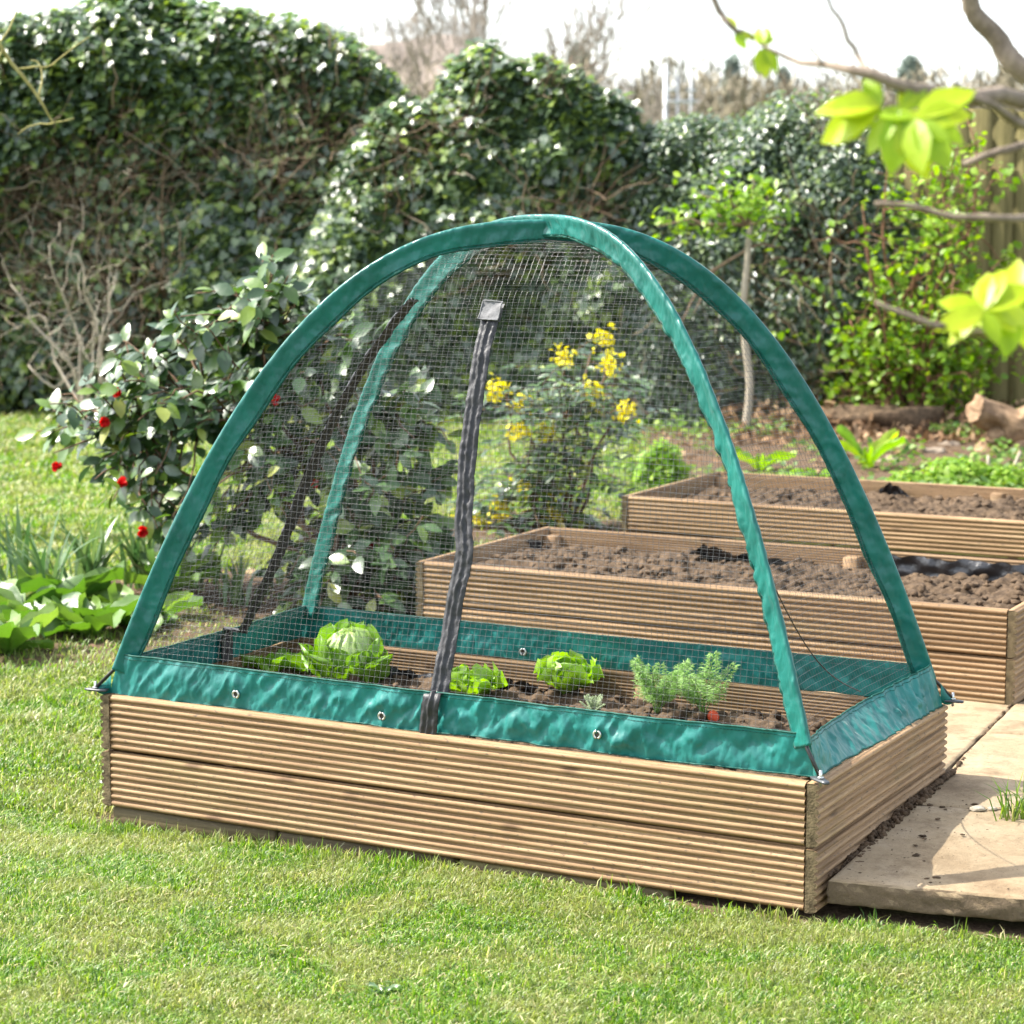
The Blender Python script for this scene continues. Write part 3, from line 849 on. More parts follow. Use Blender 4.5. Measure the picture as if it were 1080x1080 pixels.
def sleeve(corner_a, corner_b, lift, seed):
    sa = s_list(.022, 260); P, N, B = [], [], []
    for (sx, sy), seq in ((corner_a, sa), (corner_b, sa[::-1][1:])):
        p = arc_pt(sx, sy, seq); T, n_, b_ = arc_frame(sx, sy, seq)
        sg = 1 if (sx, sy) == corner_a else -1
        P.append(p); N.append(n_); B.append(b_ * sg)
    P, N, B = np.concatenate(P), np.concatenate(N), np.concatenate(B)
    m = len(P); z = np.zeros(m); P = P + np.array([0, 0, lift])
    L = np.concatenate([[0], np.cumsum(np.linalg.norm(np.diff(P, axis=0), axis=1))])
    # cross-section: rounded pocket round the pole, flat fin below it, closed loop
    sec = [(.0, .0), (.0015, .0045), (.006, .0062), (.012, .0056), (.019, .0036), (.027, .0026), (.036, .0024), (.045, .0022), (FIN, .0018)]
    loop = sec + [(u, -v) for u, v in sec[::-1][:-1]]
    loop = np.array(loop); k = len(loop)
    d, w = loop[:, 0], loop[:, 1]
    fan = np.clip((d - .006) / .05, 0, 1)
    ph = L[:, None] + d[None] * .9
    # pucker: slanting creases drawn up by the stitching
    pk = 1 - np.abs(fbm(ph * 34 + d[None] * 26, d[None] * 14, seed=seed + 13, octv=2)) * 1.5
    ru = np.clip(pk, 0, 1) ** 2
    wr = (.0075 if seed > 120 else .0045) * ru * (.4 + .6 * np.clip(vnoise(L * 6, 0, seed=seed + 14) + .7, 0, 1)[:, None]) + .0026 * fbm(ph * 42, d[None] * 18 + seed, seed=seed, octv=3) + .0045 * fbm(L[:, None] * 9, d[None] * 9, seed=seed + 5, octv=2)
    width = 1 + .10 * vnoise(L * 7, 0, seed=seed + 9)[:, None]
    side = np.sign(w)[None]
    puff = .0022 * fbm(ph * 60, d[None] * 30 + side * 9, seed=seed + 3, octv=2)
    V = P[:, None] + N[:, None] * (d[None] * width)[..., None] + B[:, None] * (w[None] + wr * fan[None] + puff * side * .55)[..., None]
    mb = MB()
    i = np.arange(m - 1)[:, None]; j = np.arange(k)[None]; j2 = (j + 1) % k
    F = np.stack([i * k + j, i * k + j2, (i + 1) * k + j2, (i + 1) * k + j], -1).reshape(-1, 4)
    mb.add(V.reshape(-1, 3), F, [list(range(k))[::-1]], [list(range((m - 1) * k, m * k))])
    o = mb.build('arch_sleeve', M['fabric_band'], COVER)
    # stitched hem along the inner edge
    hem = MB()
    e = V[:, 8]
    Q = e + N * .001; rad = .0034 + .0008 * vnoise(L * 120, 0, seed=seed + 2)
    hem.tube(Q, rad, 6)
    st = V[:, 7] + B * .0010
    hem.tube(st, .0010 * (.35 + .65 * (np.arange(m) % 2)), 4)
    hem.build('hem', M['seam'], o)
    return V
VS1 = sleeve((-1, -1), (1, 1), .0, 101)
VS2 = sleeve((1, -1), (-1, 1), .012, 131)

# pole tips, feet
foot_out = {(-1, -1): (-.050, -.012), (1, -1): (.030, -.028), (1, 1): (.055, .0), (-1, 1): (-.04, .03)}
for (sx, sy), (ox, oy) in foot_out.items():
    f0 = np.array([sx * fa + ox * .35, sy * fb + oy * .35, ZR + .012])
    s = np.array([.024, .032, .045]); up = arc_pt(sx, sy, s); _, n_, _ = arc_frame(sx, sy, s)
    pts = np.concatenate([[f0], up + n_ * .009])
    mb = MB(); mb.tube(pts, .0042, 8); mb.build('pole_tip', M['rod'], COVER)
    mb = MB()
    dx = norm(np.array([ox, oy, 0])); sd = np.array([-dx[1], dx[0], 0])
    ctr = np.array([sx * fa, sy * fb, ZR + .006])
    prof = [(-.012, .010), (.006, .012), (.02, .009), (.034, .008), (.044, .005)]
    top = []
    for u, w in prof: top.append([ctr + dx * u - sd * w, ctr + dx * u + sd * w])
    top = np.array(top); up_ = np.array([0, 0, .0045])
    ring = np.stack([top[:, 0], top[:, 1], top[:, 1] + up_, top[:, 0] + up_], 1)
    i = np.arange(4)[:, None]; j = np.arange(4)[None]; j2 = (j + 1) % 4
    F = np.stack([i * 4 + j, i * 4 + j2, (i + 1) * 4 + j2, (i + 1) * 4 + j], -1).reshape(-1, 4)
    mb.add(ring.reshape(-1, 3), F, [[3, 2, 1, 0]], [[16, 17, 18, 19]])
    fo = mb.build('foot_hook', M['hook'], COVER, False)
    mb = MB(); mb.tube([f0 + [0, 0, -.016], f0 + [0, 0, .004], f0 + [0, 0, .016]], [.0032, .0036, .003], 8)
    mb.tube([f0 + [0, 0, .0], f0 + [0, 0, .003]], .0065, 8)
    mb.build('pin', M['steel'], fo)

# skirt: four strips of nylon
SK_H = .092
def skirt(p0, p1, q0, q1, out, seed, sag=0.0, drop=0.0, wr=1.0, n=None, tilt=0.0):
    """p0->p1 bottom edge, q0->q1 top edge, out = outward direction (local)"""
    p0, p1, q0, q1, out = [np.array(t, float) for t in (p0, p1, q0, q1, out)]
    Ln = np.linalg.norm(p1 - p0); n = n or int(Ln / .004)
    u = np.linspace(0, 1, n)[:, None]; v = np.linspace(0, 1, 12)[None]
    bot = p0 + (p1 - p0) * u; top = q0 + (q1 - q0) * u
    arch = np.sin(math.pi * u)
    top = top + np.array([0, 0, -1]) * (sag * arch) - out * (tilt * arch)
    bot = bot + np.array([0, 0, -1]) * (drop * np.sin(math.pi * u) ** .7)
    V = bot[:, None] + (top - bot)[:, None] * v[..., None]
    s = u * Ln
    body = np.sin(math.pi * (.12 + .8 * v))
    w = .0075 * fbm((s - v * SK_H * .8) * 26, v * 1.6, seed=seed, octv=3) + .004 * fbm((s + v * SK_H * .6) * 60, v * 3, seed=seed + 3, octv=3)
    cr = np.clip(1 - np.abs(fbm((s - v * SK_H * .5) * 30, v * 1.1, seed=seed + 11, octv=3)) * 1.3, 0, 1) ** 3
    w = w * .6 + .009 * cr * (.5 + .5 * np.clip(fbm(s * 3, v * 0, seed=seed + 12, octv=2) + .3, -1, 1))
    w = w + .006 * fbm(s * 5, v * 1.0, seed=seed + 6, octv=2)
    endf = np.clip(np.minimum(u, 1 - u) * 30, .25, 1)
    V = V + out * (w * (.25 + .75 * body) * wr * endf)[..., None]
    V[..., 2] += .003 * fbm(s * 9, v * 0 + .5, seed=seed + 9, octv=2) * (1 - v * .7)
    mb = MB(); mb.grid(V)
    V2 = V - out * .0018; mb.grid(V2[:, ::-1])
    o = mb.build('skirt', M['fabric'], COVER)
    hem = MB()
    hem.tube(V[:, -2] + out * .0008, .0009 * (.3 + .7 * (np.arange(n) % 2)), 4)
    hem.tube(V[:, -1], .0022, 6); hem.tube(V[:, 0], .002, 6)
    hem.build('hem', M['seam'], o)
    return o, V
xi, yi = L0 / 2 - .036, W0 / 2 - .032
zb, zt = RIM + .003, RIM + SK_H
sk_f, VF = skirt((-L0 / 2 + .012, -yi - .006, zb - .004), (xi + .012, -yi + .012, zb + .002), (-L0 / 2 + .040, -yi - .004, zt + .006), (xi, -yi + .004, zt), (0, -1, 0), 201, sag=.004, wr=1.25)
sk_r, VR = skirt((xi + .012, -yi + .012, zb), (L0 / 2 - .008, W0 / 2 - .02, zb), (xi - .004, -yi + .012, zt - .012), (L0 / 2 - .035, W0 / 2 - .03, zt + .005), (1, 0, 0), 221, sag=.026, tilt=.05, wr=1.1)
sk_b, VB = skirt((L0 / 2 - .02, W0 / 2 - .006, zb), (-L0 / 2 + .02, W0 / 2 - .006, zb), (L0 / 2 - .04, W0 / 2 - .02, zt), (-L0 / 2 + .045, W0 / 2 - .02, zt), (0, 1, 0), 241, sag=.004, wr=.8)
sk_l, VL = skirt((-L0 / 2 + .02, W0 / 2 - .01, zb), (-L0 / 2 + .012, -W0 / 2 + .03, zb), (-L0 / 2 + .045, W0 / 2 - .02, zt), (-L0 / 2 + .045, -W0 / 2 + .035, zt - .004), (-1, 0, 0), 261, sag=.006, wr=.9)
# eyelets pressed into the skirt
def eyelet(par, V, fu, fv, out):
    n, m = V.shape[:2]; p = V[int(fu * (n - 1)), int(fv * (m - 1))]
    out = np.array(out, float); mb = MB()
    e1 = np.cross(out, [0, 0, 1.0]); e2 = np.array([0, 0, 1.0])
    a = np.linspace(0, 2 * math.pi, 21)
    ring = p + out * .0045 + .0078 * (np.cos(a)[:, None] * e1 + np.sin(a)[:, None] * e2)
    mb.tube(ring, .0026, 6, False)
    e = mb.build('eyelet', M['steel'], par)
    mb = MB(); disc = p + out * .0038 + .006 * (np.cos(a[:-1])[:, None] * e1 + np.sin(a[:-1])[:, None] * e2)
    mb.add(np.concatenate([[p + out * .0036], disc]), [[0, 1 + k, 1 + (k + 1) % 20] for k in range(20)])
    mb.build('hole_shade_disc', M['eyehole'], par)  # solid dark disc, its colour stands for the shade inside the ring
M['eyehole'] = plain('painted_hole_shade', (.06, .05, .04), .9, .1)
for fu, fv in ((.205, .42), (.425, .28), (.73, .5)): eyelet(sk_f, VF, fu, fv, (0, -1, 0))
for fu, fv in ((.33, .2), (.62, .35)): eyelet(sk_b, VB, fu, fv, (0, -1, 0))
# corner tie straps
for a, b in (((-L0 / 2 + .016, -yi - .006, zb + .02), (-fa - .02, -fb - .003, ZR + .01)), ((xi + .008, -yi + .008, zb + .03), (fa + .006, -fb - .004, ZR + .008)), ((L0 / 2 - .012, W0 / 2 - .02, zb + .03), (fa + .02, fb, ZR + .008))):
    a, b = np.array(a), np.array(b); mb = MB()
    u = np.linspace(0, 1, 8)[:, None]; q = a + (b - a) * u + np.array([0, 0, -.006]) * np.sin(math.pi * u)
    w = np.array([0, 0, 1.0]) * (.018 * (1 - u) + .004)
    ring = np.stack([q - w, q + w, q + w + [.001, -.002, 0], q - w + [.001, -.002, 0]], 1)
    mb.grid(np.concatenate([ring, ring[:, :1]], 1)); mb.build('tie_strap', M['fabric'], COVER)

# netting: every thread is a real thin tube; the four panels are ruled between the arches
CELL = .0140
def thread_tubes(mb, lines, rad=.00031):
    """3-sided thin tubes, batched by polyline length"""
    ang = np.array([0, 2.094, 4.189])
    by = {}
    for l in lines:
        if len(l) >= 2: by.setdefault(len(l), []).append(l)
    for m, ls in by.items():
        P = np.stack(ls); T = norm(np.gradient(P, axis=1))
        ref = np.where(np.abs(T[..., 2:3]) < .8, np.array([0, 0, 1.0]), np.array([1.0, 0.3, 0]))
        A = norm(np.cross(T, ref)); Bn = np.cross(T, A)
        V = P[:, :, None] + rad * (np.cos(ang)[:, None] * A[:, :, None] + np.sin(ang)[:, None] * Bn[:, :, None])
        q = np.arange(len(ls))[:, None, None] * (m * 3); i = np.arange(m - 1)[None, :, None] * 3; j = np.arange(3)[None, None]
        j2 = (j + 1) % 3
        F = np.stack([q + i + j, q + i + j2, q + i + 3 + j2, q + i + 3 + j], -1).reshape(-1, 4)
        mb.add(V.reshape(-1, 3), F)
def net_panel(ca, cb, seed, zbase):
    """ca, cb: corner signs; returns surface function g(coordinate along the base, s)"""
    ax = 0 if ca[0] != cb[0] else 1
    s_all = s_list(.034, 3000)
    s_dense = s_list(.034, 92)
    def ends(s):
        out = []
        for (sx, sy) in (ca, cb):
            p = arc_pt(sx, sy, s); _, n_, _ = arc_frame(sx, sy, s); out.append(p + n_ * (FIN - .004))
        return out
    inw = np.array([0, -ca[1], 0]) if ax == 0 else np.array([-ca[0], 0, 0])
    def surf(t, s):
        """t in local base coordinate"""
        a, b = ends(s)
        u = (t - a[..., ax]) / (b[..., ax] - a[..., ax])
        p = a + (b - a) * u[..., None]
        bell = np.sin(np.pi * np.clip(u, 0, 1)); low = np.clip((p[..., 2] - ZR) / .25, 0, 1)
        w = .030 * bell * low + .007 * fbm(t * 5, s * 6, seed=seed, octv=3) * low * bell
        off = inw * w[..., None]
        drift = np.zeros_like(p); drift[..., ax] = .006 * fbm(t * 2.2, s * 3, seed=seed + 4, octv=2) * bell
        q = p + off + drift
        q[..., 2] += .004 * fbm(t * 3, s * 4, seed=seed + 7, octv=2) * low * bell
        return q, u
    # arc length of the profile, to space the rows evenly
    a, b = ends(s_all); mid = (a + b) / 2; mid[:, ax] = 0
    l = np.concatenate([[0], np.cumsum(np.linalg.norm(np.diff(mid, axis=0), axis=1))])
    rows = np.interp(np.arange(0, l[-1], CELL), l, s_all)
    lines = []
    for s in rows:
        a1, b1 = ends(np.array([s])); t0, t1 = sorted((a1[0, ax], b1[0, ax]))
        if t1 - t0 < .01: continue
        t = np.linspace(t0, t1, max(3, int((t1 - t0) / .03)))
        lines.append(surf(t, np.full(len(t), s))[0])
    half = (fa if ax == 0 else fb)
    sg = np.interp(np.linspace(0, l[-1], 64), l, s_all)
    for t in np.arange(-half + CELL / 2, half, CELL):
        a1, b1 = ends(sg)
        lo, hi = np.minimum(a1[:, ax], b1[:, ax]), np.maximum(a1[:, ax], b1[:, ax])
        ok = (t > lo) & (t < hi)
        if ok.sum() < 2: continue
        lines.append(surf(np.full(ok.sum(), t), sg[ok])[0])
    mb = MB(); thread_tubes(mb, lines)
    mb.build('netting', M['net'], COVER)
    return surf
surf_f = net_panel((-1, -1), (1, -1), 301, zt)
surf_l = net_panel((-1, -1), (-1, 1), 311, zt)
surf_b = net_panel((-1, 1), (1, 1), 321, zt)
surf_r = net_panel((1, -1), (1, 1), 331, zt)
# zips
def zip_strip(surf, t_of, s_of, width, out, ax, seed, start=None, wrinkle=1.0):
    n = 150; f = np.linspace(0, 1, n)
    s = s_of(f); t = t_of(f)
    ctr = surf(t, s)[0]
    if start is not None:
        ctr = np.concatenate([start(np.linspace(0, 1, 14))[:-1], ctr]); n = len(ctr)
    T = norm(np.gradient(ctr, axis=0)); o = np.array(out, float)
    side = norm(np.cross(T, o)); nn = np.cross(side, T); nn *= np.sign((nn * o).sum(-1, keepdims=True))
    ws = np.linspace(-.5, .5, 15)
    rid = .0016 * np.cos(ws * math.pi * 6) + .004 * np.exp(-(ws / .09) ** 2)
    L = np.linspace(0, n * .006, n)
    wv = 1 - .10 * wrinkle * np.abs(vnoise(L * 14, 0, seed=seed))
    h = rid[None] + .0022 * wrinkle * fbm(L[:, None] * 30, ws[None] * 2.5, seed=seed + 1, octv=3) + .002 * fbm(L[:, None] * 110, ws[None] * 6, seed=seed + 2, octv=2)
    lat = .002 * wrinkle * fbm(L * 9, L * 0, seed=seed + 5, octv=3)
    V = ctr[:, None] + side[:, None] * ((ws[None] * width) * wv[:, None] + lat[:, None])[..., None] + nn[:, None] * (h + .005)[..., None]
    mb = MB(); mb.grid(V); V2 = V - nn[:, None] * .003; mb.grid(V2[:, ::-1])
    o_ = mb.build('zip_strip', M['zip'], COVER)
    return o_, V, side, nn
sF = s_list(.034, 2000)
def s_len(frac_lo, frac_hi): return lambda f: np.interp(frac_lo + (frac_hi - frac_lo) * f, np.linspace(0, 1, 2000), sF)
def tz(f):
    return np.interp(f, [0, .2, .36, .44, .62, 1.0], [.000, .006, .022, .008, .000, .008])
start = lambda f: np.stack([np.full_like(f, .000) - .012 * (1 - f), -yi - .012 + .0 * f, zb - .004 + (zt - zb + .004) * f], -1)
zp, ZV, zs, zn = zip_strip(surf_f, tz, s_len(0, .655), .044, (0, -1, .3), 0, 401, start)
mb = MB()
top = ZV[-1]; ctr = top.mean(0); s_, n_ = zs[-1], zn[-1]; T_ = norm(ZV[-1].mean(0) - ZV[-4].mean(0))
tabc = ctr + T_ * .014
g = np.stack([[tabc + s_ * .024 * u + T_ * .022 * v + n_ * (.006 + .002 * fbm(u * 3, v * 3, seed=5)) for v in np.linspace(-1, 1, 8)] for u in np.linspace(-1, 1, 8)])
mb.grid(g); mb.grid((g - n_ * .012)[::-1])
rim = np.concatenate([g[:, 0], g[-1, 1:], g[-2::-1, -1], g[0, -2::-1]]); mb.tube(rim, .0018, 5, False)
mb.build('zip_tab', M['tab'], zp)
def tl(f): return np.interp(f, [0, .5, 1], [.04, .07, .09])
zip_strip(surf_l, tl, s_len(0.0, .68), .048, (-1, 0, .3), 1, 431, lambda f: np.stack([np.full_like(f, -L0 / 2 + .045), np.full_like(f, .04), zb + (zt - zb) * f], -1), .5)
# elastic cord inside the right-hand front corner
p0 = arc_pt(1, -1, np.array([.16]))[0] + np.array([-.01, .02, 0]); p1 = np.array([L0 / 2 - .10, .10, zt - .01])
u = np.linspace(0, 1, 24)[:, None]; q = p0 + (p1 - p0) * u + np.array([0, 0, -.05]) * np.sin(math.pi * u)
mb = MB(); mb.tube(q, .0014, 5); mb.build('cord', M['rod'], COVER)

# ================================================================== vegetables in the front bed
def bed_spot(px, py, z=None):
    """a place on the bed's soil seen at that pixel"""
    zz = .208
    for _ in range(4):
        w = on_z(px, py, zz); lx, ly = to_local(0, w[0], w[1]); zz = soil_z(lx, ly)
    return np.array([w[0], w[1], zz - .004])
def cup_leaf(mb, base, az, length, width, open_, curl, ruff, seed, nu=15, nv=13, lift=0.0):
    """a broad cupped leaf growing out of base: open_ 0 = upright hugging, 1 = lying flat"""
    u = np.linspace(-1, 1, nu)[:, None]; v = np.linspace(0, 1, nv)[None]
    th = (1 - open_) * 1.35
    ang = th - curl * v                                # the midrib's elevation angle along the leaf
    dv = 1.0 / (nv - 1)
    r = np.concatenate([[0], np.cumsum(np.cos(ang[0, :-1]) * dv)]) * length
    z = np.concatenate([[0], np.cumsum(np.sin(ang[0, :-1]) * dv)]) * length
    w = width * (.22 + .78 * np.sin(np.clip(v * 1.12, 0, 1) ** .8 * math.pi * .62) ) * np.where(v > .86, np.sqrt(np.clip((1.02 - v) / .16, .0, 1)), 1)
    cup = .5 * width * (u ** 2) * (1 - open_ * .6)
    rf = ruff * fbm(u * 2.5 + seed, v * 5, seed=seed, octv=3) * (.2 + np.abs(u) ** 1.5 + .6 * v)
    X = r[None] + 0 * u - cup * np.sin(ang) + rf * np.sin(ang) * -1
    Z = z[None] + 0 * u + cup * np.cos(ang) + rf * np.cos(ang) + .12 * width * (1 - np.abs(u) ** .5) * -.2
    Yv = u * w * .5
    ca, sa = math.cos(az), math.sin(az)
    V = np.stack([base[0] + X * ca - Yv * sa, base[1] + X * sa + Yv * ca, base[2] + Z + lift], -1)
    mb.grid(V)
# big cabbage
cb = bed_spot(366, 718) + np.array([0, .045, .0])
cabbage = thing('cabbage', 'large round pale green cabbage with ruffled outer leaves, biggest plant under the net', 'cabbage', cb, group='vegetables in the netted bed')
hc = cb + np.array([.004, 0, .060])
mb = MB(); V, F = ICO[3]
n_ = 1 + .05 * fbm(V[:, 0] * 2.5, V[:, 1] * 2.5, V[:, 2] * 2.5, 7, 4)
mb.add(V * n_[:, None] * [.058, .056, .058] + hc, F)
M['cab_mid'] = leaf_mat('cabbage_inner_leaf', [(0, (.26, .42, .10)), (1, (.44, .54, .24))], .42, .45, .3)
child(mb, 'heart', M['cab_in'], cabbage)
def wrap_leaf(mb, c, az, half, r, el0, el1, flare, ruff, seed, nu=21, nv=17, rib=.05):
    u = np.linspace(-1, 1, nu)[:, None]; v = np.linspace(0, 1, nv)[None]
    shape = np.sin(np.clip(.16 + .84 * v, 0, 1) ** .75 * math.pi * .60) ** .8 * np.where(v > .8, np.sqrt(np.clip(1.06 - ((v - .8) / .2) ** 2, .05, 1)), 1)
    a = az + u * half * shape; el = el0 + (el1 - el0) * v + 0 * u
    edge = np.maximum(np.abs(u) ** 2.2, v ** 4)
    R_ = r * (1 + flare * np.maximum(v ** 3, .5 * np.abs(u) ** 3) + ruff * edge * fbm(u * 3.2, v * 4.5, seed=seed, octv=3) + .035 * fbm(u * 5, v * 6, seed=seed + 3, octv=2) - rib * np.exp(-(u / .08) ** 2))
    R_ = R_ * .9
    V = np.stack([c[0] + R_ * np.cos(el) * np.cos(a), c[1] + R_ * np.cos(el) * np.sin(a), c[2] + R_ * np.sin(el) * .92], -1)
    mb.grid(V)
cc_ = hc - np.array([0, 0, .012])
for k, (az, r, hf, e1) in enumerate([(-1.7, .071, .75, 1.35), (-.4, .073, .80, 1.30), (1.2, .074, .9, 1.4), (2.8, .073, .85, 1.35), (-2.6, .075, .6, 1.15)]):
    mb = MB(); wrap_leaf(mb, cc_ + np.array([0, 0, .008]), az, hf, r, -.7, e1, .13, .14, 480 + k, rib=.008); child(mb, 'heart_leaf', M['cab_mid'], cabbage)
for k, (az, r, el1, fl_) in enumerate([(-2.0, .074, .55, .28), (-1.0, .076, .45, .26), (-2.75, .082, .75, .34), (-.25, .082, .70, .34), (.6, .084, 1.0, .30), (1.6, .086, 1.15, .32), (2.5, .084, 1.05, .30), (-1.5, .088, .05, .30), (-2.5, .092, .25, .42), (-.5, .092, .20, .42), (1.1, .094, .8, .36), (2.1, .094, .8, .36), (-3.1, .096, .35, .45)]):
    mb = MB(); wrap_leaf(mb, cc_, az, .62, r, -.95, el1, fl_, .22, 500 + k); child(mb, 'leaf', M['cab_out'], cabbage)
fl = bed_spot(292, 712) + np.array([0, .02, 0])
spread = thing('cabbage', 'low loose cabbage leaves spreading at the left of the large cabbage', 'cabbage', fl, group='vegetables in the netted bed')
for k in range(7):
    mb = MB(); cup_leaf(mb, fl, -2.6 + k * .9, .10 + .03 * random.random(), .085, .62, .5, .016, 540 + k); child(mb, 'leaf', M['cab_out'], spread)
def lettuce(px, py, rad, label, seed):
    p = bed_spot(px, py) + np.array([0, .02, 0]); t = thing('lettuce', label, 'lettuce', p, group='vegetables in the netted bed')
    for ring, (cnt, op, ln) in enumerate(((7, .50, 1.0), (6, .28, .95), (5, .10, .72))):
        for k in range(cnt):
            mb = MB(); az = k * 2 * math.pi / cnt + ring * .5 + random.uniform(-.2, .2)
            cup_leaf(mb, p + np.array([math.cos(az), math.sin(az), 0]) * rad * .12, az, rad * ln * random.uniform(.9, 1.1), rad * .95, op, .25 - ring * .35, rad * .13, seed + ring * 10 + k)
            child(mb, 'leaf', M['lettuce'], t)
lettuce(498, 737, .088, 'bright green lettuce beside the black front zip', 600)
lettuce(600, 742, .092, 'bright green lettuce in front of the timber mid post', 650)
def fern_frond(mb, base, az, lean, length, seed, w=.30):
    m = 16; f = np.linspace(0, 1, m)
    r = length * (lean * f ** 1.3); z = length * (f - .25 * lean * f ** 2)
    d = np.array([math.cos(az), math.sin(az), 0]); sd = np.array([-d[1], d[0], 0])
    P = base + d * r[:, None] + np.array([0, 0, 1.0]) * z[:, None]
    mb.tube(P, np.linspace(.0016, .0006, m), 4)
    pos, nr, ax, sz = [], [], [], []
    rr = random.Random(seed)
    for k in range(4, m):
        for sgn in (-1, 1):
            pl = length * w * (1.15 - f[k]) * rr.uniform(.8, 1.2)
            dirn = norm(sd * sgn + norm(P[k] - P[k - 1]) * .7 + np.array([0, 0, .15]) * rr.uniform(-1, 1))
            q = P[k][None] + dirn * np.linspace(0, pl, 4)[:, None]
            mb.tube(q, .0006, 3)
            for e in np.linspace(.25, 1, 6):
                for s2 in (-1, 0, 1):
                    pos.append(P[k] + dirn * pl * e); ax.append(dirn + s2 * .9 * np.cross(dirn, [0, 0, 1.0]) + rr.uniform(-.3, .3) * np.array([0, 0, 1])); nr.append([rr.uniform(-.6, .6), rr.uniform(-.9, .2), 1]); sz.append(.0115 * rr.uniform(.7, 1.3) * (length / .15))
    mb.leaves(pos, nr, ax, sz, LEAF_N)
def carrot(px, py, n, h, label, cat, mat, root=False, seed=0):
    p = bed_spot(px, py) + np.array([0, .01, 0]); t = thing('carrot_plant' if cat == 'carrot' else 'seedling', label, cat, p, group='vegetables in the netted bed')
    mb = MB()
    for k in range(n): fern_frond(mb, p, k * 2.4 + seed, random.uniform(.15, .95), h * random.uniform(.7, 1.05), seed * 30 + k)
    child(mb, 'foliage', M[mat], t)
    if root:
        mb = MB(); q = p + np.array([.018, -.02, 0]); a = np.linspace(0, 1, 7)
        mb.tube(q + np.stack([a * .010, a * -.012, .028 - a * .04], -1), np.array([.006, .012, .014, .0135, .012, .010, .007]), 12); child(mb, 'root', M['carrot'], t)
carrot(692, 752, 11, .150, 'broad feathery carrot plant, bushier of the two carrots', 'carrot', 'fern', False, 1)
carrot(742, 757, 7, .175, 'tall feathery carrot plant with its orange root showing', 'carrot', 'fern', True, 2)
carrot(626, 756, 10, .055, 'small pale grey-green feathery seedling left of the carrots', 'seedling', 'silver', False, 3)
#PART3
# ================================================================== hedge and shrubs behind
def branch_path(a, b, n=8, wob=.06, seed=0, sag=0.0):
    a, b = np.asarray(a, float), np.asarray(b, float)
    u = np.linspace(0, 1, n)[:, None]; L = np.linalg.norm(b - a)
    w = np.stack([fbm(u[:, 0] * 2.5 + seed * 3.7, u[:, 0] * 0 + k * 11, seed=seed, octv=3) for k in range(3)], -1)
    return a + (b - a) * u + w * wob * L * np.sin(math.pi * np.clip(u, 0, .75) / 1.0) + np.array([0, 0, 1.0]) * sag * L * np.sin(math.pi * u)
def many_twigs(mb, starts, dirs, lens, rads, n=6, sides=3, wob=.12):
    S, D = np.asarray(starts, float), norm(dirs); N = len(S)
    u = np.linspace(0, 1, n)
    P = S[:, None] + D[:, None] * (np.asarray(lens)[:, None] * u)[..., None]
    w = np.cumsum(rng.normal(size=(N, n, 3)), axis=1); w -= w[:, :1]
    P = P + w * (np.asarray(lens)[:, None, None] * wob / n)
    T = norm(np.gradient(P, axis=1)); ref = np.where(np.abs(T[..., 2:3]) < .8, np.array([0, 0, 1.0]), np.array([1.0, .3, 0]))
    A = norm(np.cross(T, ref)); B = np.cross(T, A)
    ang = np.linspace(0, 2 * math.pi, sides, endpoint=False)
    r = np.asarray(rads)[:, None] * (1 - .65 * u)[None]
    V = P[:, :, None] + r[..., None, None] * (np.cos(ang)[:, None] * A[:, :, None] + np.sin(ang)[:, None] * B[:, :, None])
    q = np.arange(N)[:, None, None] * (n * sides); i = np.arange(n - 1)[None, :, None] * sides; j = np.arange(sides)[None, None]; j2 = (j + 1) % sides
    F = np.stack([q + i + j, q + i + j2, q + i + sides + j2, q + i + sides + j], -1).reshape(-1, 4)
    mb.add(V.reshape(-1, 3), F)
    return P

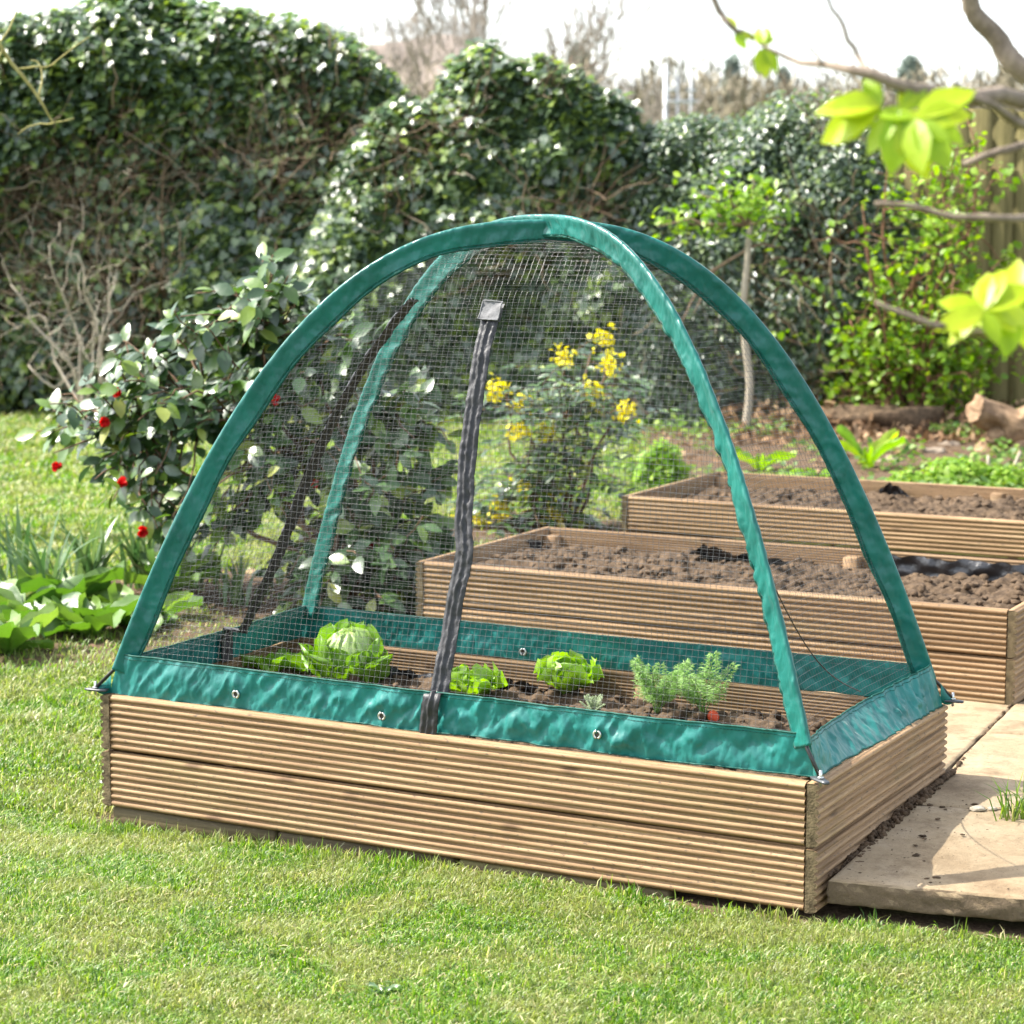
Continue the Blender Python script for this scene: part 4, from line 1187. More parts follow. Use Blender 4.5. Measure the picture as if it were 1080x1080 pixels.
def hedge(name, label, cat, sil, d, depth, n_leaf, lsize, mat, tpl, bare, seed, lump=.22, twigs=700, clip_x=None, twig_mat='twig', pale=90):
    """sil: silhouette of the top as (px, py); d: distance of the foot"""
    dd = d + .6 * depth
    sx = np.array([at_y(px, py, dd)[0] for px, py in sil]); sz = np.array([at_y(px, py, dd)[2] for px, py in sil])
    def top(x): return np.interp(x, sx, sz)
    def surf(x, th, inset=0.0):
        T = top(x) - inset * .7
        ends = np.clip(np.minimum(x - sx[0], sx[-1] - x) / .5, 0, 1) ** .5
        cz, sn = np.cos(th), np.sin(th)
        z = T * np.clip(sn, 0, 1) ** .75
        y = d + inset + depth * (1 - np.abs(cz) ** .8 * np.sign(cz)) + (1 - ends) * depth * .7
        l = lump * fbm(x * 1.1, z * 1.3, th * 1.2, seed=seed, octv=3) + lump * .45 * fbm(x * 3.4, z * 3.6, th * 2, seed=seed + 3, octv=2)
        out = np.stack([0 * x, -cz, np.maximum(sn, 0) * .8], -1)
        p = np.stack([x, y, z], -1) + norm(out) * (l)[..., None]
        return p, norm(out)
    ctr = np.array([(sx[0] + sx[-1]) / 2, d + depth / 2, 0])
    root = thing(name, label, cat, ctr)
    # solid core in dead-stem brown, added to block the gaps behind the leaves
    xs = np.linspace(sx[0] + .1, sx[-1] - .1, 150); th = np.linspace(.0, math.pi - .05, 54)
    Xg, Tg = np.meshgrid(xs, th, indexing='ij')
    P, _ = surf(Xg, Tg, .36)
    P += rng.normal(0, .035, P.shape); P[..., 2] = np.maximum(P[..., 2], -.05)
    mb = MB(); mb.grid(P); child(mb, 'filler_core', M['core'], root, False)
    # leaves
    n = n_leaf
    x = sx[0] + (sx[-1] - sx[0]) * rng.random(n)
    th = np.where(rng.random(n) < .72, np.arcsin(rng.random(n) ** 1.333), .9 + 1.9 * rng.random(n))
    q, out = surf(x, th)
    g = fbm(x * 1.5, q[:, 2] * 1.9, seed=seed + 21, octv=3)
    for bx, bz, br in bare:
        g -= .95 * np.exp(-(((x - bx) / br) ** 2 + ((q[:, 2] - bz) / (br * .75)) ** 2))
    k = rng.random(n) < np.clip(1.0 + g * .9, .22, 1)
    x, th, q, out, g = x[k], th[k], q[k], out[k], g[k]
    dep = rng.exponential(.065, len(x)) - .06
    q = q - out * dep[:, None] + rng.normal(0, .02, q.shape)
    nr = norm(out * .75 + np.array([-.45, 0, .58]) + rand_dir(len(x)) * .78)
    ax = norm(np.array([0, 0, -1.0]) + rand_dir(len(x)) * .9)
    ok = q[:, 2] > .03
    ls = lsize * (.6 + .75 * rng.random(len(x)))
    mb = MB(); mb.leaves(q[ok], nr[ok], ax[ok], ls[ok], tpl)
    child(mb, 'foliage', M[mat], root)
    # twigs, mostly where the leaves are thin
    m = twigs * 6
    x = sx[0] + .1 + (sx[-1] - sx[0] - .2) * rng.random(m); th = np.arcsin(rng.random(m) ** 1.333)
    q, out = surf(x, th)
    g = fbm(x * 1.5, q[:, 2] * 1.9, seed=seed + 21, octv=3)
    for bx, bz, br in bare: g -= 1.6 * np.exp(-(((x - bx) / br) ** 2 + ((q[:, 2] - bz) / (br * .75)) ** 2))
    sel = np.argsort(g + rng.random(m) * .9)[:twigs]
    q, out = q[sel], out[sel]
    q = q - out * (.13 * rng.random(len(sel))[:, None] - .02)
    dirs = rand_dir(len(sel)) + np.array([0, -.05, .25]) - out * .1
    mb = MB(); many_twigs(mb, q, dirs, .15 + .45 * rng.random(len(sel)), .0018 + .0035 * rng.random(len(sel)) ** 2, 7, 4, .3)
    if pale:
        sel = rng.permutation(len(q))[:pale]
        many_twigs(mb, q[sel] - out[sel] * -.08, rand_dir(pale) * .7 + np.array([0, 0, .5]), .3 + .5 * rng.random(pale), .003 + .003 * rng.random(pale), 9, 4, .3)
    child(mb, 'twigs', M['hedge_twig'], root)
    return root, surf, top
DL = 15.2
def hx(px, d=DL): return (px - 540) / FPX * d * 1.0
def hz_(py, d=DL): return at_y(540, py, d)[2]
bare_l = [(hx(230), hz_(145), .34), (hx(60), hz_(230), .42), (hx(285), hz_(245), .22), (hx(140), hz_(330), .45), (hx(20), hz_(320), .4), (hx(345), hz_(155), .18)]
hedge('ivy_hedge', 'tall broad ivy covered hedge with the highest mounded top', 'hedge',
      [(-330, 60), (-140, 20), (-20, 34), (40, 24), (110, 18), (200, 20), (290, 24), (340, 34), (388, 66), (428, 112), (470, 130), (500, 200)], 15.25, .95, 120000, .065, 'ivy', IVY, bare_l, 700, twigs=2200, pale=120)
bare_m = [(hx(470), hz_(150), .2), (hx(590), hz_(90), .25), (hx(620), hz_(230), .3), (hx(500), hz_(300), .25), (hx(420), hz_(230), .15)]
hedge('ivy_mound', 'rounded ivy mound in the middle, behind the top of the net dome', 'hedge',
      [(300, 330), (330, 210), (372, 160), (425, 122), (468, 88), (520, 72), (575, 80), (630, 104), (670, 132), (695, 172), (730, 250)], 14.75, 1.0, 80000, .065, 'ivy', IVY, bare_m, 740, twigs=1000, pale=50)
bare_r = [(hx(860), hz_(250), .18), (hx(725), hz_(270), .16), (hx(790), hz_(300), .2), (hx(900), hz_(390), .3), (hx(840), hz_(410), .22)]
hedge('evergreen_shrub', 'wide small leaved evergreen shrub between the ivy mound and the fence', 'shrub',
      [(600, 280), (640, 195), (690, 158), (740, 150), (790, 132), (830, 112), (868, 108), (900, 126), (940, 160), (985, 185), (1010, 250)], 14.6, .9, 100000, .050, 'small_ever', LEAF, bare_r, 780, lump=.18, twigs=900, pale=40)

# brown earth bank at the foot of the shrubs
mb = MB()
for k, (px, py, r) in enumerate([(905, 425, .26), (935, 440, .2), (870, 440, .2), (965, 420, .16), (1000, 450, .2), (1100, 450, .25), (820, 445, .16)]):
    p = on_g(px, py); mb.lump((p[0], 14.2 + .1 * k % .3, .0), r * 1.1, 90 + k, 3, .8, (1.9, 1.0, .55))
tag(mb.build('earth_bank', M['soil']), 'brown earth bank under the shrubs by the fence', 'earth', kind='structure')

# fence of vertical feather-edge boards
fd = 15.0
fx0, fx1 = hx(925, fd), hx(1330, fd)
fence = thing('fence', 'weathered olive brown vertical board fence behind the fresh green shrub', 'fence', ((fx0 + fx1) / 2, fd, 0))
mb = MB(); x = fx0; k = 0
while x < fx1:
    w = .145 + .02 * random.random(); h = 2.02 + .03 * random.random()
    t0 = fd - .012 + .004 * random.random(); mb2 = MB()
    V = np.array([(x, t0 + .012, 0), (x + w, t0 - .010, 0), (x + w, t0 + .006, 0), (x, t0 + .018, 0)])
    V = np.concatenate([V, V + [0.004 * random.uniform(-1, 1), 0, h]])
    mb.add(V, [[0, 1, 5, 4], [1, 2, 6, 5], [2, 3, 7, 6], [3, 0, 4, 7], [4, 5, 6, 7]])
    x += w - .012 + .012 * (random.random() < .25); k += 1
child(mb, 'boards', M['fence'], fence, False)
for z in (.35, 1.05, 1.75):
    mb = MB(); mb.box(((fx0 + fx1) / 2, fd + .045, z), (fx1 - fx0, .045, .07)); child(mb, 'rail', M['fence'], fence, False)
for px in (1000, 1250):
    mb = MB(); mb.box((hx(px, fd), fd + .12, 1.0), (.09, .09, 2.0)); child(mb, 'post', M['fence'], fence, False)

# sprays of fresh leaves on thin stems
def spray_shrub(name, label, cat, base, stems, nleaf, lsize, mat, stem_mat, tpl, spread, r0=.012, seed=0, side=10, sidelen=.35, group=None, up=.2):
    """stems: list of world end points (one stem from base to each)"""
    root = thing(name, label, cat, base, group=group)
    wood, P = MB(), []
    for k, e in enumerate(stems):
        path = branch_path(np.asarray(base) + rng.normal(0, .03, 3) * [1, 1, 0], e, 12, .09, seed + k)
        L = np.linalg.norm(path[-1] - path[0])
        wood.tube(path, np.linspace(r0, r0 * .25, 12), 6)
        idx = rng.integers(3, 12, side); st = path[idx]
        dirs = rand_dir(side) * [1, .8, .7] + np.array([0, -.1, up])
        q = many_twigs(wood, st, dirs, sidelen * (.4 + .8 * rng.random(side)), np.full(side, r0 * .28), 7, 4, .35)
        P.append(q[:, 2:].reshape(-1, 3)); P.append(path[7:])
    P = np.concatenate(P)
    child(wood, 'stems', M[stem_mat], root)
    q = P[rng.integers(0, len(P), nleaf)] + rng.normal(0, spread, (nleaf, 3))
    mb = MB(); mb.leaves(q, np.array([-.1, -.3, .7]) + rand_dir(nleaf) * .8, rand_dir(nleaf) + [0, 0, .2], lsize * (.6 + .8 * rng.random(nleaf)), tpl)
    child(mb, 'foliage', M[mat], root)
    return root
d = 14.35
ends = [at_y(px, py, d + random.uniform(-.25, .3)) for px, py in [(955, 185), (985, 180), (1012, 160), (1040, 240), (1010, 300), (895, 260), (915, 225), (900, 330), (870, 345), (880, 385), (925, 350), (1010, 390), (935, 410), (870, 300), (990, 250), (960, 300), (905, 395), (1030, 380), (1005, 150), (1035, 135), (1052, 185), (1060, 285), (1048, 335)]]
spray_shrub('fresh_leaf_shrub', 'shrub with fresh lime green leaves on reddish stems against the fence', 'shrub', on_g(975, 462) * [1, 0, 0] + [0, d, 0], ends, 3500, .052, 'lime', 'red_stem', LEAF_R, .045, .018, 800, side=11, sidelen=.42)
d = 13.9
tb = at_y(788, 330, d); tb[2] = 0
ends = [at_y(px, py, d + random.uniform(-.2, .2)) for px, py in [(705, 228), (735, 205), (760, 195), (790, 185), (810, 205), (830, 230), (690, 245), (775, 215), (800, 235), (750, 225)]]
sap = thing('sapling', 'slender sapling with a pale trunk and lime green shoots in front of the evergreen shrub', 'sapling', tb)
wood = MB(); trunk_top = at_y(788, 238, d)
wood.tube(branch_path(tb, trunk_top, 12, .02, 5), np.linspace(.026, .018, 12), 8)
child(wood, 'trunk', M['pale_twig'], sap)
wood, P = MB(), []
for k, e in enumerate(ends):
    path = branch_path(trunk_top, e, 9, .12, 820 + k, .05); wood.tube(path, np.linspace(.010, .003, 9), 5); P.append(path[3:])
for e in ((735, 330), (830, 262), (720, 345)):
    path = branch_path(at_y(788, 262, d), at_y(*e, d), 9, .1, 850, .1); wood.tube(path, np.linspace(.010, .004, 9), 5)
child(wood, 'branches', M['twig'], sap)
P = np.concatenate(P); q = P[rng.integers(0, len(P), 420)] + rng.normal(0, .055, (420, 3))
mb = MB(); mb.leaves(q, np.array([-.1, -.3, .7]) + rand_dir(420) * .7, rand_dir(420) * .8 + np.array([-.3, 0, .5]), .06 * (.6 + .8 * rng.random(420)), LEAF); child(mb, 'foliage', M['lime'], sap)

# bare shrub in front of the hedge, left
d = 13.6
b0 = on_g(92, 452)
bare = thing('bare_shrub', 'leafless shrub with pale bare stems in front of the tall ivy hedge', 'shrub', b0)
mb = MB()
for k, (px, py) in enumerate([(22, 308), (55, 265), (48, 330), (100, 325), (108, 300), (85, 255), (30, 385)]):
    e = at_y(px, py, b0[1] + random.uniform(-.3, .3)); path = branch_path(b0 + rng.normal(0, .05, 3) * [1, 1, 0], e, 12, .1, 860 + k)
    mb.tube(path, np.linspace(.013, .004, 12), 6)
    idx = rng.integers(4, 12, 9); many_twigs(mb, path[idx], rand_dir(9) + [0, 0, .6], .15 + .45 * rng.random(9), np.full(9, .003), 8, 4, .4)
child(mb, 'stems', M['pale_twig'], bare)

# yellow lichened branches of a tree standing left of the view
lt = np.array([-2.75, 9.6, 0])
lich = thing('bare_tree', 'leafless tree reaching in with yellow lichened twigs before the tall ivy hedge', 'tree', lt)
mb = MB(); tt = lt + [.05, .05, 3.2]; mb.tube(branch_path(lt, tt, 14, .03, 3), np.linspace(.075, .04, 14), 10); child(mb, 'trunk', M['lichen'], lich)
mb = MB()
def seg(pts, y, r0, r1, m=MB, jit=.0):
    P = np.stack([at_y(px, py, y + dy) for px, py, dy in pts]); s = np.linspace(0, len(P) - 1, 14)
    Q = np.stack([np.interp(s, np.arange(len(P)), P[:, k]) for k in range(3)], -1)
    return Q + fbm(s[:, None] * .9, np.arange(3)[None] * 7., seed=int(abs(pts[0][0]))) * .012, np.linspace(r0, r1, 14)
yb = 9.6
first, rr = seg([(-20, 18, 0), (10, 60, 0), (38, 100, 0), (56, 127, 0), (76, 126, 0)], yb, .011, .003)
mb.tube(np.concatenate([branch_path(lt + [.03, .03, 2.9], first[0], 6, .05, 9)[:-1], first]), np.concatenate([np.linspace(.03, .011, 5), rr]), 6)
for pts in ([(20, 75, 0), (55, 72, 0), (95, 40, 0)], [(45, 105, 0), (45, 72, .1), (30, 60, .1)], [(56, 127, 0), (40, 132, 0), (20, 140, 0)], [(0, 50, 0), (15, 20, .1), (22, -5, .2)], [(5, 52, 0), (-10, 90, 0), (-5, 115, 0)]):
    q, rr = seg(pts, yb, .005, .002); mb.tube(q, rr, 5)
child(mb, 'branches', M['lichen'], lich)

# ------------------------------------------------------------------ camellia
cbase = on_g(385, 652)
cam_root = thing('camellia', 'large glossy dark green camellia bush with red blooms, left behind the net', 'shrub', cbase)
ell = [((205, 395), (125, 62), 62), ((110, 440), (80, 40), 30), ((320, 335), (62, 60), 34), ((150, 505), (55, 40), 15), ((395, 430), (70, 80), 44), ((415, 545), (66, 100), 66), ((395, 640), (80, 45), 40), ((440, 470), (40, 60), 16), ((290, 470), (95, 55), 32), ((190, 560), (40, 45), 11), ((320, 610), (60, 38), 20), ((365, 600), (75, 62), 40), ((250, 530), (50, 40), 14), ((450, 600), (36, 85), 22), ((285, 285), (14, 22), 6), ((330, 560), (40, 60), 6), ((230, 330), (50, 30), 10)]
wood = MB(); pos, nr, ax, sz = [], [], [], []
tips = []
for (cx, cyy), (rx, ry), cnt in ell:
    for k in range(cnt):
        a, r = random.random() * 2 * math.pi, math.sqrt(random.random())
        tips.append(at_y(cx + rx * r * math.cos(a), cyy + ry * r * math.sin(a), 8.05 + random.uniform(-.42, .45) - (.22 if cyy > 520 else 0)))
hubs = []
for k, (px, py) in enumerate([(270, 450), (215, 430), (330, 380), (390, 440), (410, 560), (390, 620), (300, 480), (160, 460), (370, 540), (285, 350)]):
    h = at_y(px, py, 8.05 + random.uniform(-.12, .12)); hubs.append(h)
    wood.tube(branch_path(cbase + rng.normal(0, .03, 3) * [1, 1, 0], h, 12, .08, 880 + k), np.linspace(.012, .005, 12), 7)
hubs = np.array(hubs)
blooms = [at_y(px, py, 8.05 - .30 - .08 * random.random()) for px, py in [(62, 492), (128, 510), (126, 416), (109, 447), (292, 423), (261, 442), (278, 500), (289, 510), (331, 508), (150, 560), (392, 576)]]
tips += [b + np.array([random.uniform(-.03, .03), .05, .03]) for b in blooms]
for k, t in enumerate(tips):
    h = hubs[np.argmin(np.linalg.norm(hubs - t, axis=1) + rng.random(len(hubs)) * .12)]
    path = branch_path(h, t, 8, .10, 900 + k, .06); wood.tube(path, np.linspace(.006, .0022, 8), 5)
    dirn = norm(path[-1] - path[-3])
    for q in range(random.randint(8, 12)):
        f = random.uniform(.45, 1.0); i = min(6, int(f * 7)); p = path[i] + (path[i + 1] - path[i]) * (f * 7 - i)
        a = norm(dirn * .6 + rand_dir(1)[0] * .95 + np.array([0, -.1, -.12])); pos.append(p + a * .012); ax.append(a)
        nr.append(np.array([-.3, -.35, .7]) + rand_dir(1)[0] * .6); sz.append(random.uniform(.058, .098))
child(wood, 'branches', M['stem'], cam_root)
mb = MB(); mb.leaves(pos, nr, ax, sz, ell_leaf(.56, fold=.18, bend=.22)); child(mb, 'foliage', M['camellia'], cam_root)
for p in blooms:
    mb = MB(); n = 22
    fd_ = norm(np.array([random.uniform(-.6, .4), -.8, random.uniform(-.2, .5)])); dd = norm(rand_dir(n) + fd_ * rng.random(n)[:, None] * 1.6); mb.leaves(np.tile(p, (n, 1)) + dd * .003, fd_ * .9 - dd * .5 + rand_dir(n) * .3, dd, .015 + .011 * rng.random(n), PETAL)
    mb.lump(p, .007, 5, 1, .2)
    child(mb, 'flower', M['red'], cam_root)

# ------------------------------------------------------------------ mahonia with yellow blossom
mbase = np.array([.17, 9.6, 0.0])
mah = thing('mahonia', 'mahonia shrub with clustered yellow blossom seen through the net beside the bare beds', 'shrub', mbase)
wood = MB(); pos, nr, ax, sz = [], [], [], []
fl = [(595, 379), (636, 360), (525, 414), (553, 427), (625, 414), (658, 436), (555, 510), (528, 538), (581, 545), (605, 544), (483, 558), (583, 520), (548, 458), (577, 455), (640, 385), (508, 548), (612, 560), (470, 585)]
for k, (px, py) in enumerate(fl):
    t = at_y(px, py, 9.6 + random.uniform(-.3, .25)); path = branch_path(mbase + rng.normal(0, .03, 3) * [1, 1, 0], t, 10, .12, 1000 + k, .05)
    wood.tube(path, np.linspace(.010, .004, 10), 6)
    n = 56; c = t + rng.normal(0, .022, (n, 3)) + np.array([0, -.10, .02]); mb = MB()
    mb.leaves(c, rand_dir(n) + [0, -.3, .6], rand_dir(n), .020 + .012 * rng.random(n), LEAF_R); child(mb, 'flower', M['yellow'], mah)
    for f in range(13):
        a = norm(rand_dir(1)[0] * [1, 1, .4] + np.array([0, 0, .12])); s0 = path[-random.randint(1, 6)] - np.array([0, 0, .03]); L = random.uniform(.16, .28)
        q = s0 + a * np.linspace(0, L, 6)[:, None] + np.array([0, 0, -.05]) * (np.linspace(0, 1, 6)[:, None] ** 2); wood.tube(q, .0018, 4)
        sd = np.cross(a, [0, 0, 1.0])
        for e in range(1, 6):
            for sg in (-1, 1):
                pos.append(q[e]); ax.append(sd * sg + a * .5 + [0, 0, .1]); nr.append(np.array([-.1, -.15, .9]) + rand_dir(1)[0] * .35); sz.append(random.uniform(.045, .07))
        pos.append(q[5]); ax.append(a); nr.append([0, -.1, 1]); sz.append(.06)
child(wood, 'stems', M['stem'], mah)
mb = MB(); mb.leaves(pos, nr, ax, sz, ell_leaf(.5, fold=.3, bend=.15)); child(mb, 'foliage', M['mahonia'], mah)

# ------------------------------------------------------------------ broad and strap leaved plants, lower left
def strap_plant(px, py, n, h, label, mat='strap', group='strap leaved bulbs by the camellia', w=.018):
    p = on_g(px, py, -.006); t = thing('strap_leaf_plant', label, 'plant', p, group=group); mb = MB()
    for k in range(n):
        az = random.random() * 2 * math.pi; d = np.array([math.cos(az), math.sin(az) * .8, 0]); L = h * random.uniform(.65, 1.15); ln = random.uniform(.1, .75)
        f = np.linspace(0, 1, 9)[:, None]; P = p + rng.normal(0, .03, 3) * [1, 1, 0] + d * L * ln * f ** 1.6 + np.array([0, 0, 1.0]) * L * (f - .42 * ln * f ** 2.6)
        sd = np.array([-d[1], d[0], 0]); sd = norm(sd + [.4 * np.sign(sd[0] + 1e-6), 0, 0]); ww = w * random.uniform(.7, 1.2) * np.clip(np.sin(np.clip(f * .9 + .12, 0, 1) * math.pi), .12, 1)
        V = np.stack([P - sd * ww / 2, P - np.array([0, 0, .2]) * ww * .5, P + sd * ww / 2], 1); mb.grid(V)
    child(mb, 'leaves', M[mat], t)
for (px, py), n, h, lab in [((55, 640), 26, .34, 'arching strap leaf clump at the left frame edge'), ((100, 630), 30, .36, 'tallest strap leaf clump under the camellia branches'), ((150, 622), 26, .30, 'strap leaf clump beside the dark camellia leaves'), ((200, 625), 20, .26, 'small strap leaf clump nearest the net dome'), ((15, 620), 22, .3, 'strap leaf clump cut by the left frame edge'), ((250, 640), 16, .2, 'short strap leaf clump seen through the net')]:
    strap_plant(px, py, n, h, lab)
def broad_plant(px, py, n, L, label, group='broad leaved plants at the border edge', wid=.42, op=(.2, .75), mat='broad'):
    p = on_g(px, py, -.006); t = thing('broad_leaf_plant', label, 'plant', p, group=group); mb = MB()
    for k in range(n):
        az = k * 2.4 + random.uniform(-.4, .4); ln = L * random.uniform(.65, 1.15); o = random.uniform(*op)
        cup_leaf(mb, p + np.array([math.cos(az), math.sin(az), 0]) * .02, az, ln, ln * wid * 1.25, o, random.uniform(.5, 1.2), ln * .05, 1200 + k + int(px), 9, 10)
    child(mb, 'leaves', M[mat], t)
broad_plant(8, 690, 9, .17, 'broad leaved plant lowest at the left frame edge')
broad_plant(50, 668, 11, .19, 'broad leaved plant in front of the arching strap leaves')
broad_plant(95, 672, 10, .17, 'low broad leaved plant facing the open lawn')
broad_plant(130, 660, 9, .17, 'broad leaved plant between the strap leaves and the bed')
broad_plant(20, 650, 10, .21, 'tall broad leaved plant behind the lowest one')
broad_plant(165, 655, 8, .14, 'small broad leaved plant near the green arch foot')
broad_plant(75, 640, 9, .18, 'broad leaved plant half hidden among strap leaves')
broad_plant(178, 632, 9, .20, 'upright broad leaved plant just left of the green arch', op=(.1, .4))
# plants behind the farthest bed
broad_plant(915, 494, 5, .26, 'tall upright light green leaves behind the farthest bed', None, .22, (.02, .22), 'clump')
broad_plant(800, 497, 6, .18, 'small upright light green leaves left of the taller ones behind the farthest bed', None, .28, (.1, .5), 'clump')
def cushion(px, py, rx, h, n, label, lsize=.028):
    p = on_g(px, py); t = thing('cushion_plant', label, 'plant', p); mb = MB()
    dd = rand_dir(n); dd[:, 2] = np.abs(dd[:, 2]); r = rng.random(n) ** .35
    b = 1 + .22 * fbm(dd[:, 0] * 2.2, dd[:, 1] * 2.2, dd[:, 2] * 2.2, seed=int(px))
    q = p + dd * (r * b)[:, None] * [rx, rx * .8, h]
    mb.leaves(q, dd * .5 + rand_dir(n) * .6 + [0, -.1, .5], rand_dir(n) * .7 + [0, 0, .8], lsize * (.6 + .8 * rng.random(n)), LEAF_R); child(mb, 'foliage', M['clump'], t)
cushion(697, 515, .15, .21, 1500, 'bright green feathery clump at the near corner of the farthest bed', .03)
cushion(1010, 512, .20, .16, 1500, 'rounded bright green clump behind the farthest bed, below the logs')
cushion(1060, 513, .14, .09, 700, 'low spreading green clump at the right frame edge behind the farthest bed')
cushion(960, 513, .12, .07, 500, 'flat green ground plant between the tall leaves and the rounded clump')
for px, lab in ((880, 'low weedy tuft behind the farthest bed left of the tall leaves'), (845, 'small weedy tuft behind the farthest bed near the dome arch')): cushion(px, 506, .09, .05, 300, lab)

# patchy low green growth on the border soil
n = 9000; x = rng.uniform(.5, 4.5, n); y = rng.uniform(9.9, 14.2, n)
g = fbm(x * 2.2, y * 2.2, seed=77, octv=3); k = g > (.12 - .25 * smooth(11.5, 10, y)) ; x, y, g = x[k], y[k], g[k]
lx, ly = to_local(2, x, y); k = ~((np.abs(lx) < BEDS[2][3] / 2 + .02) & (np.abs(ly) < BEDS[2][4] / 2 + .02)); x, y, g = x[k], y[k], g[k]
q = np.stack([x, y, ground_z(x, y) + (.01 + .07 * rng.random(len(x))) * np.clip(g + .6, .2, 1)], -1)
mb = MB(); mb.leaves(q, rand_dir(len(x)) * .6 + [0, -.2, .9], rand_dir(len(x)) * .8 + [0, 0, .4], .028 + .025 * rng.random(len(x)), LEAF_R)
tag(mb.build('ground_cover', M['ground_green']), 'patchy low green weeds on the soil behind the farthest bed', 'ground cover', kind='stuff')
# ivy and dead leaves strewn over the bank at the shrubs' feet
n = 2600; x = rng.uniform(1.2, 4.2, n); y = rng.uniform(13.2, 14.5, n)
q = np.stack([x, y, ground_z(x, y) + .02 + .16 * smooth(13.6, 14.3, y) * rng.random(n)], -1)
mb = MB(); mb.leaves(q, rand_dir(n) + [-.2, -.5, .6], rand_dir(n), .045 + .03 * rng.random(n), LEAF)
tag(mb.build('bank_litter', M['litter']), 'dead brown leaves strewn over the earth bank by the fence', 'leaf litter', kind='stuff')
# logs by the fence
def log(name, label, a, b, r0, r1, seed, grp='old weathered logs'):
    a, b = np.array(a, float), np.array(b, float); n = 26; P = branch_path(a, b, n, .10, seed); T = norm(np.gradient(P, axis=0))
    ref = np.array([0, 0, 1.0]) if abs(T[0][2]) < .9 else np.array([1.0, 0, 0]); A = norm(np.cross(T, ref)); B = np.cross(T, A); m = 26
    ang = np.linspace(0, 2 * math.pi, m, endpoint=False); u = np.linspace(0, 1, n)
    rad = (r0 + (r1 - r0) * u)[:, None] * (1 + .32 * fbm(np.cos(ang)[None] * 1.6 + seed, np.sin(ang)[None] * 1.6, u[:, None] * 5, seed=seed, octv=4) + .10 * np.abs(vnoise(np.cos(ang)[None] * 4, np.sin(ang)[None] * 4, u[:, None] * 2, seed=seed + 2)))
    V = P[:, None] + rad[..., None] * (np.cos(ang)[:, None] * A[:, None] + np.sin(ang)[:, None] * B[:, None]); mb = MB(); mb.grid(np.concatenate([V, V[:, :1]], 1))
    for e, k in ((0, 0), (n - 1, 1)):
        cc = P[e]; rings = np.stack([cc + (V[e] - cc) * f + T[e] * (-1 if e == 0 else 1) * .012 * vnoise(V[e][:, 0] * 30 + f * 8, V[e][:, 2] * 30, seed=seed)[:, None] for f in (1, .7, .4, .05)], 0); rings = np.concatenate([rings, rings[:, :1]], 1)
        mb.grid(rings)
    return tag(mb.build(name, M['log']), label, 'log', grp)
D = 12.9
log('log', 'pale weathered log lying across the top of the log pile', at_y(1028, 432, D), at_y(1120, 452, D + .2), .085, .10, 61)
log('log', 'short log stump propping up the left of the log pile', at_y(1040, 498, D), at_y(1056, 455, D + .05), .12, .08, 62)
log('log', 'dark log leaning at the right frame edge under the pale one', at_y(1068, 500, D - .1), at_y(1105, 455, D + .1), .10, .09, 63)
for k, (px, py, r, lab) in enumerate([(1000, 470, .045, 'flat brown stone left of the log pile'), (985, 478, .05, 'reddish stone behind the rounded green clump'), (940, 488, .05, 'long brown stone behind the tall green leaves'), (965, 474, .04, 'small brown stone under the fresh green shrub'), (1032, 452, .035, 'small round knot of wood beside the pale log')]):
    p = on_g(px, py, -.006); mb = MB(); mb.lump((0, 0, 0), r, 300 + k, 2, .35, (1.6, 1, .7)); tag(mb.build('stone', M['stone'], loc=p), lab, 'stone', 'stones by the log pile')
# two dry pale leaves of a bulb by the logs
p = on_g(1052, 512); t = thing('dry_stalk', 'two dry whitish flat stalks standing in front of the logs', 'stalk', p)
for a, b in (((1043, 500), (1042, 480)), ((1058, 495), (1076, 476))):
    mb = MB(); q0, q1 = at_y(*a, p[1]), at_y(*b, p[1]); mb.tube(branch_path(q0 * [1, 1, 0] + [0, 0, .0] if False else q0 - [0, 0, .12], q1, 6, .03, 7), .009, 5); child(mb, 'stalk', M['pale_twig'], t)

# ------------------------------------------------------------------ small things on the lawn
def weed(px, py, n, L, label):
    p = on_g(px, py, -.006); t = thing('weed', label, 'weed', p, group='small weeds in the lawn'); mb = MB()
    for k in range(n):
        az = k * 2.4; cup_leaf(mb, p, az, L * random.uniform(.7, 1.1), L * .45, random.uniform(.5, .8), .6, L * .06, 1500 + k, 7, 7)
    child(mb, 'leaves', M['strap'], t)
weed(403, 1050, 9, .035, 'dark rosette weed low in the foreground lawn')
weed(760, 885 + 60, 6, .03, 'small weed just below the near corner of the netted bed') if False else None
weed(870, 1053, 8, .03, 'small dark weed in the lawn below the sandstone slab')
p = on_g(110, 838, -.006) ; t = thing('daisy', 'tiny white daisy in the grass left of the netted bed', 'flower', p)
mb = MB(); mb.tube([p, p + [0, 0, .035]], .001, 4); child(mb, 'stem', M['strap'], t)
mb = MB(); a = np.linspace(0, 2 * math.pi, 12, endpoint=False); dd = np.stack([np.cos(a), np.sin(a), 0 * a + .2], -1); mb.leaves(np.tile(p + [0, 0, .035], (12, 1)), np.tile([0, -.2, 1.0], (12, 1)), dd, .011, LEAF_S); child(mb, 'petals', M['white_petal'], t)
# grass tuft in the slab joint at the right
p = on_z(1072, 862, .098); t = thing('grass_tuft', 'tuft of long grass growing in the joint between the sandstone slabs', 'grass tuft', p)
n = 46; x = np.zeros(n) + rng.normal(0, .018, n); mb = MB()
V, F1, F2 = blades(x + p[0], p[1] + rng.normal(0, .012, n), .06 + .07 * rng.random(n), .003 + .0015 * rng.random(n), rng.beta(3, 1.6, n)); V[:, 2] += .094 - float(ground_z(p[0], p[1]))
mb.add(V, F1, F2); child(mb, 'blades', M['grass'], t)
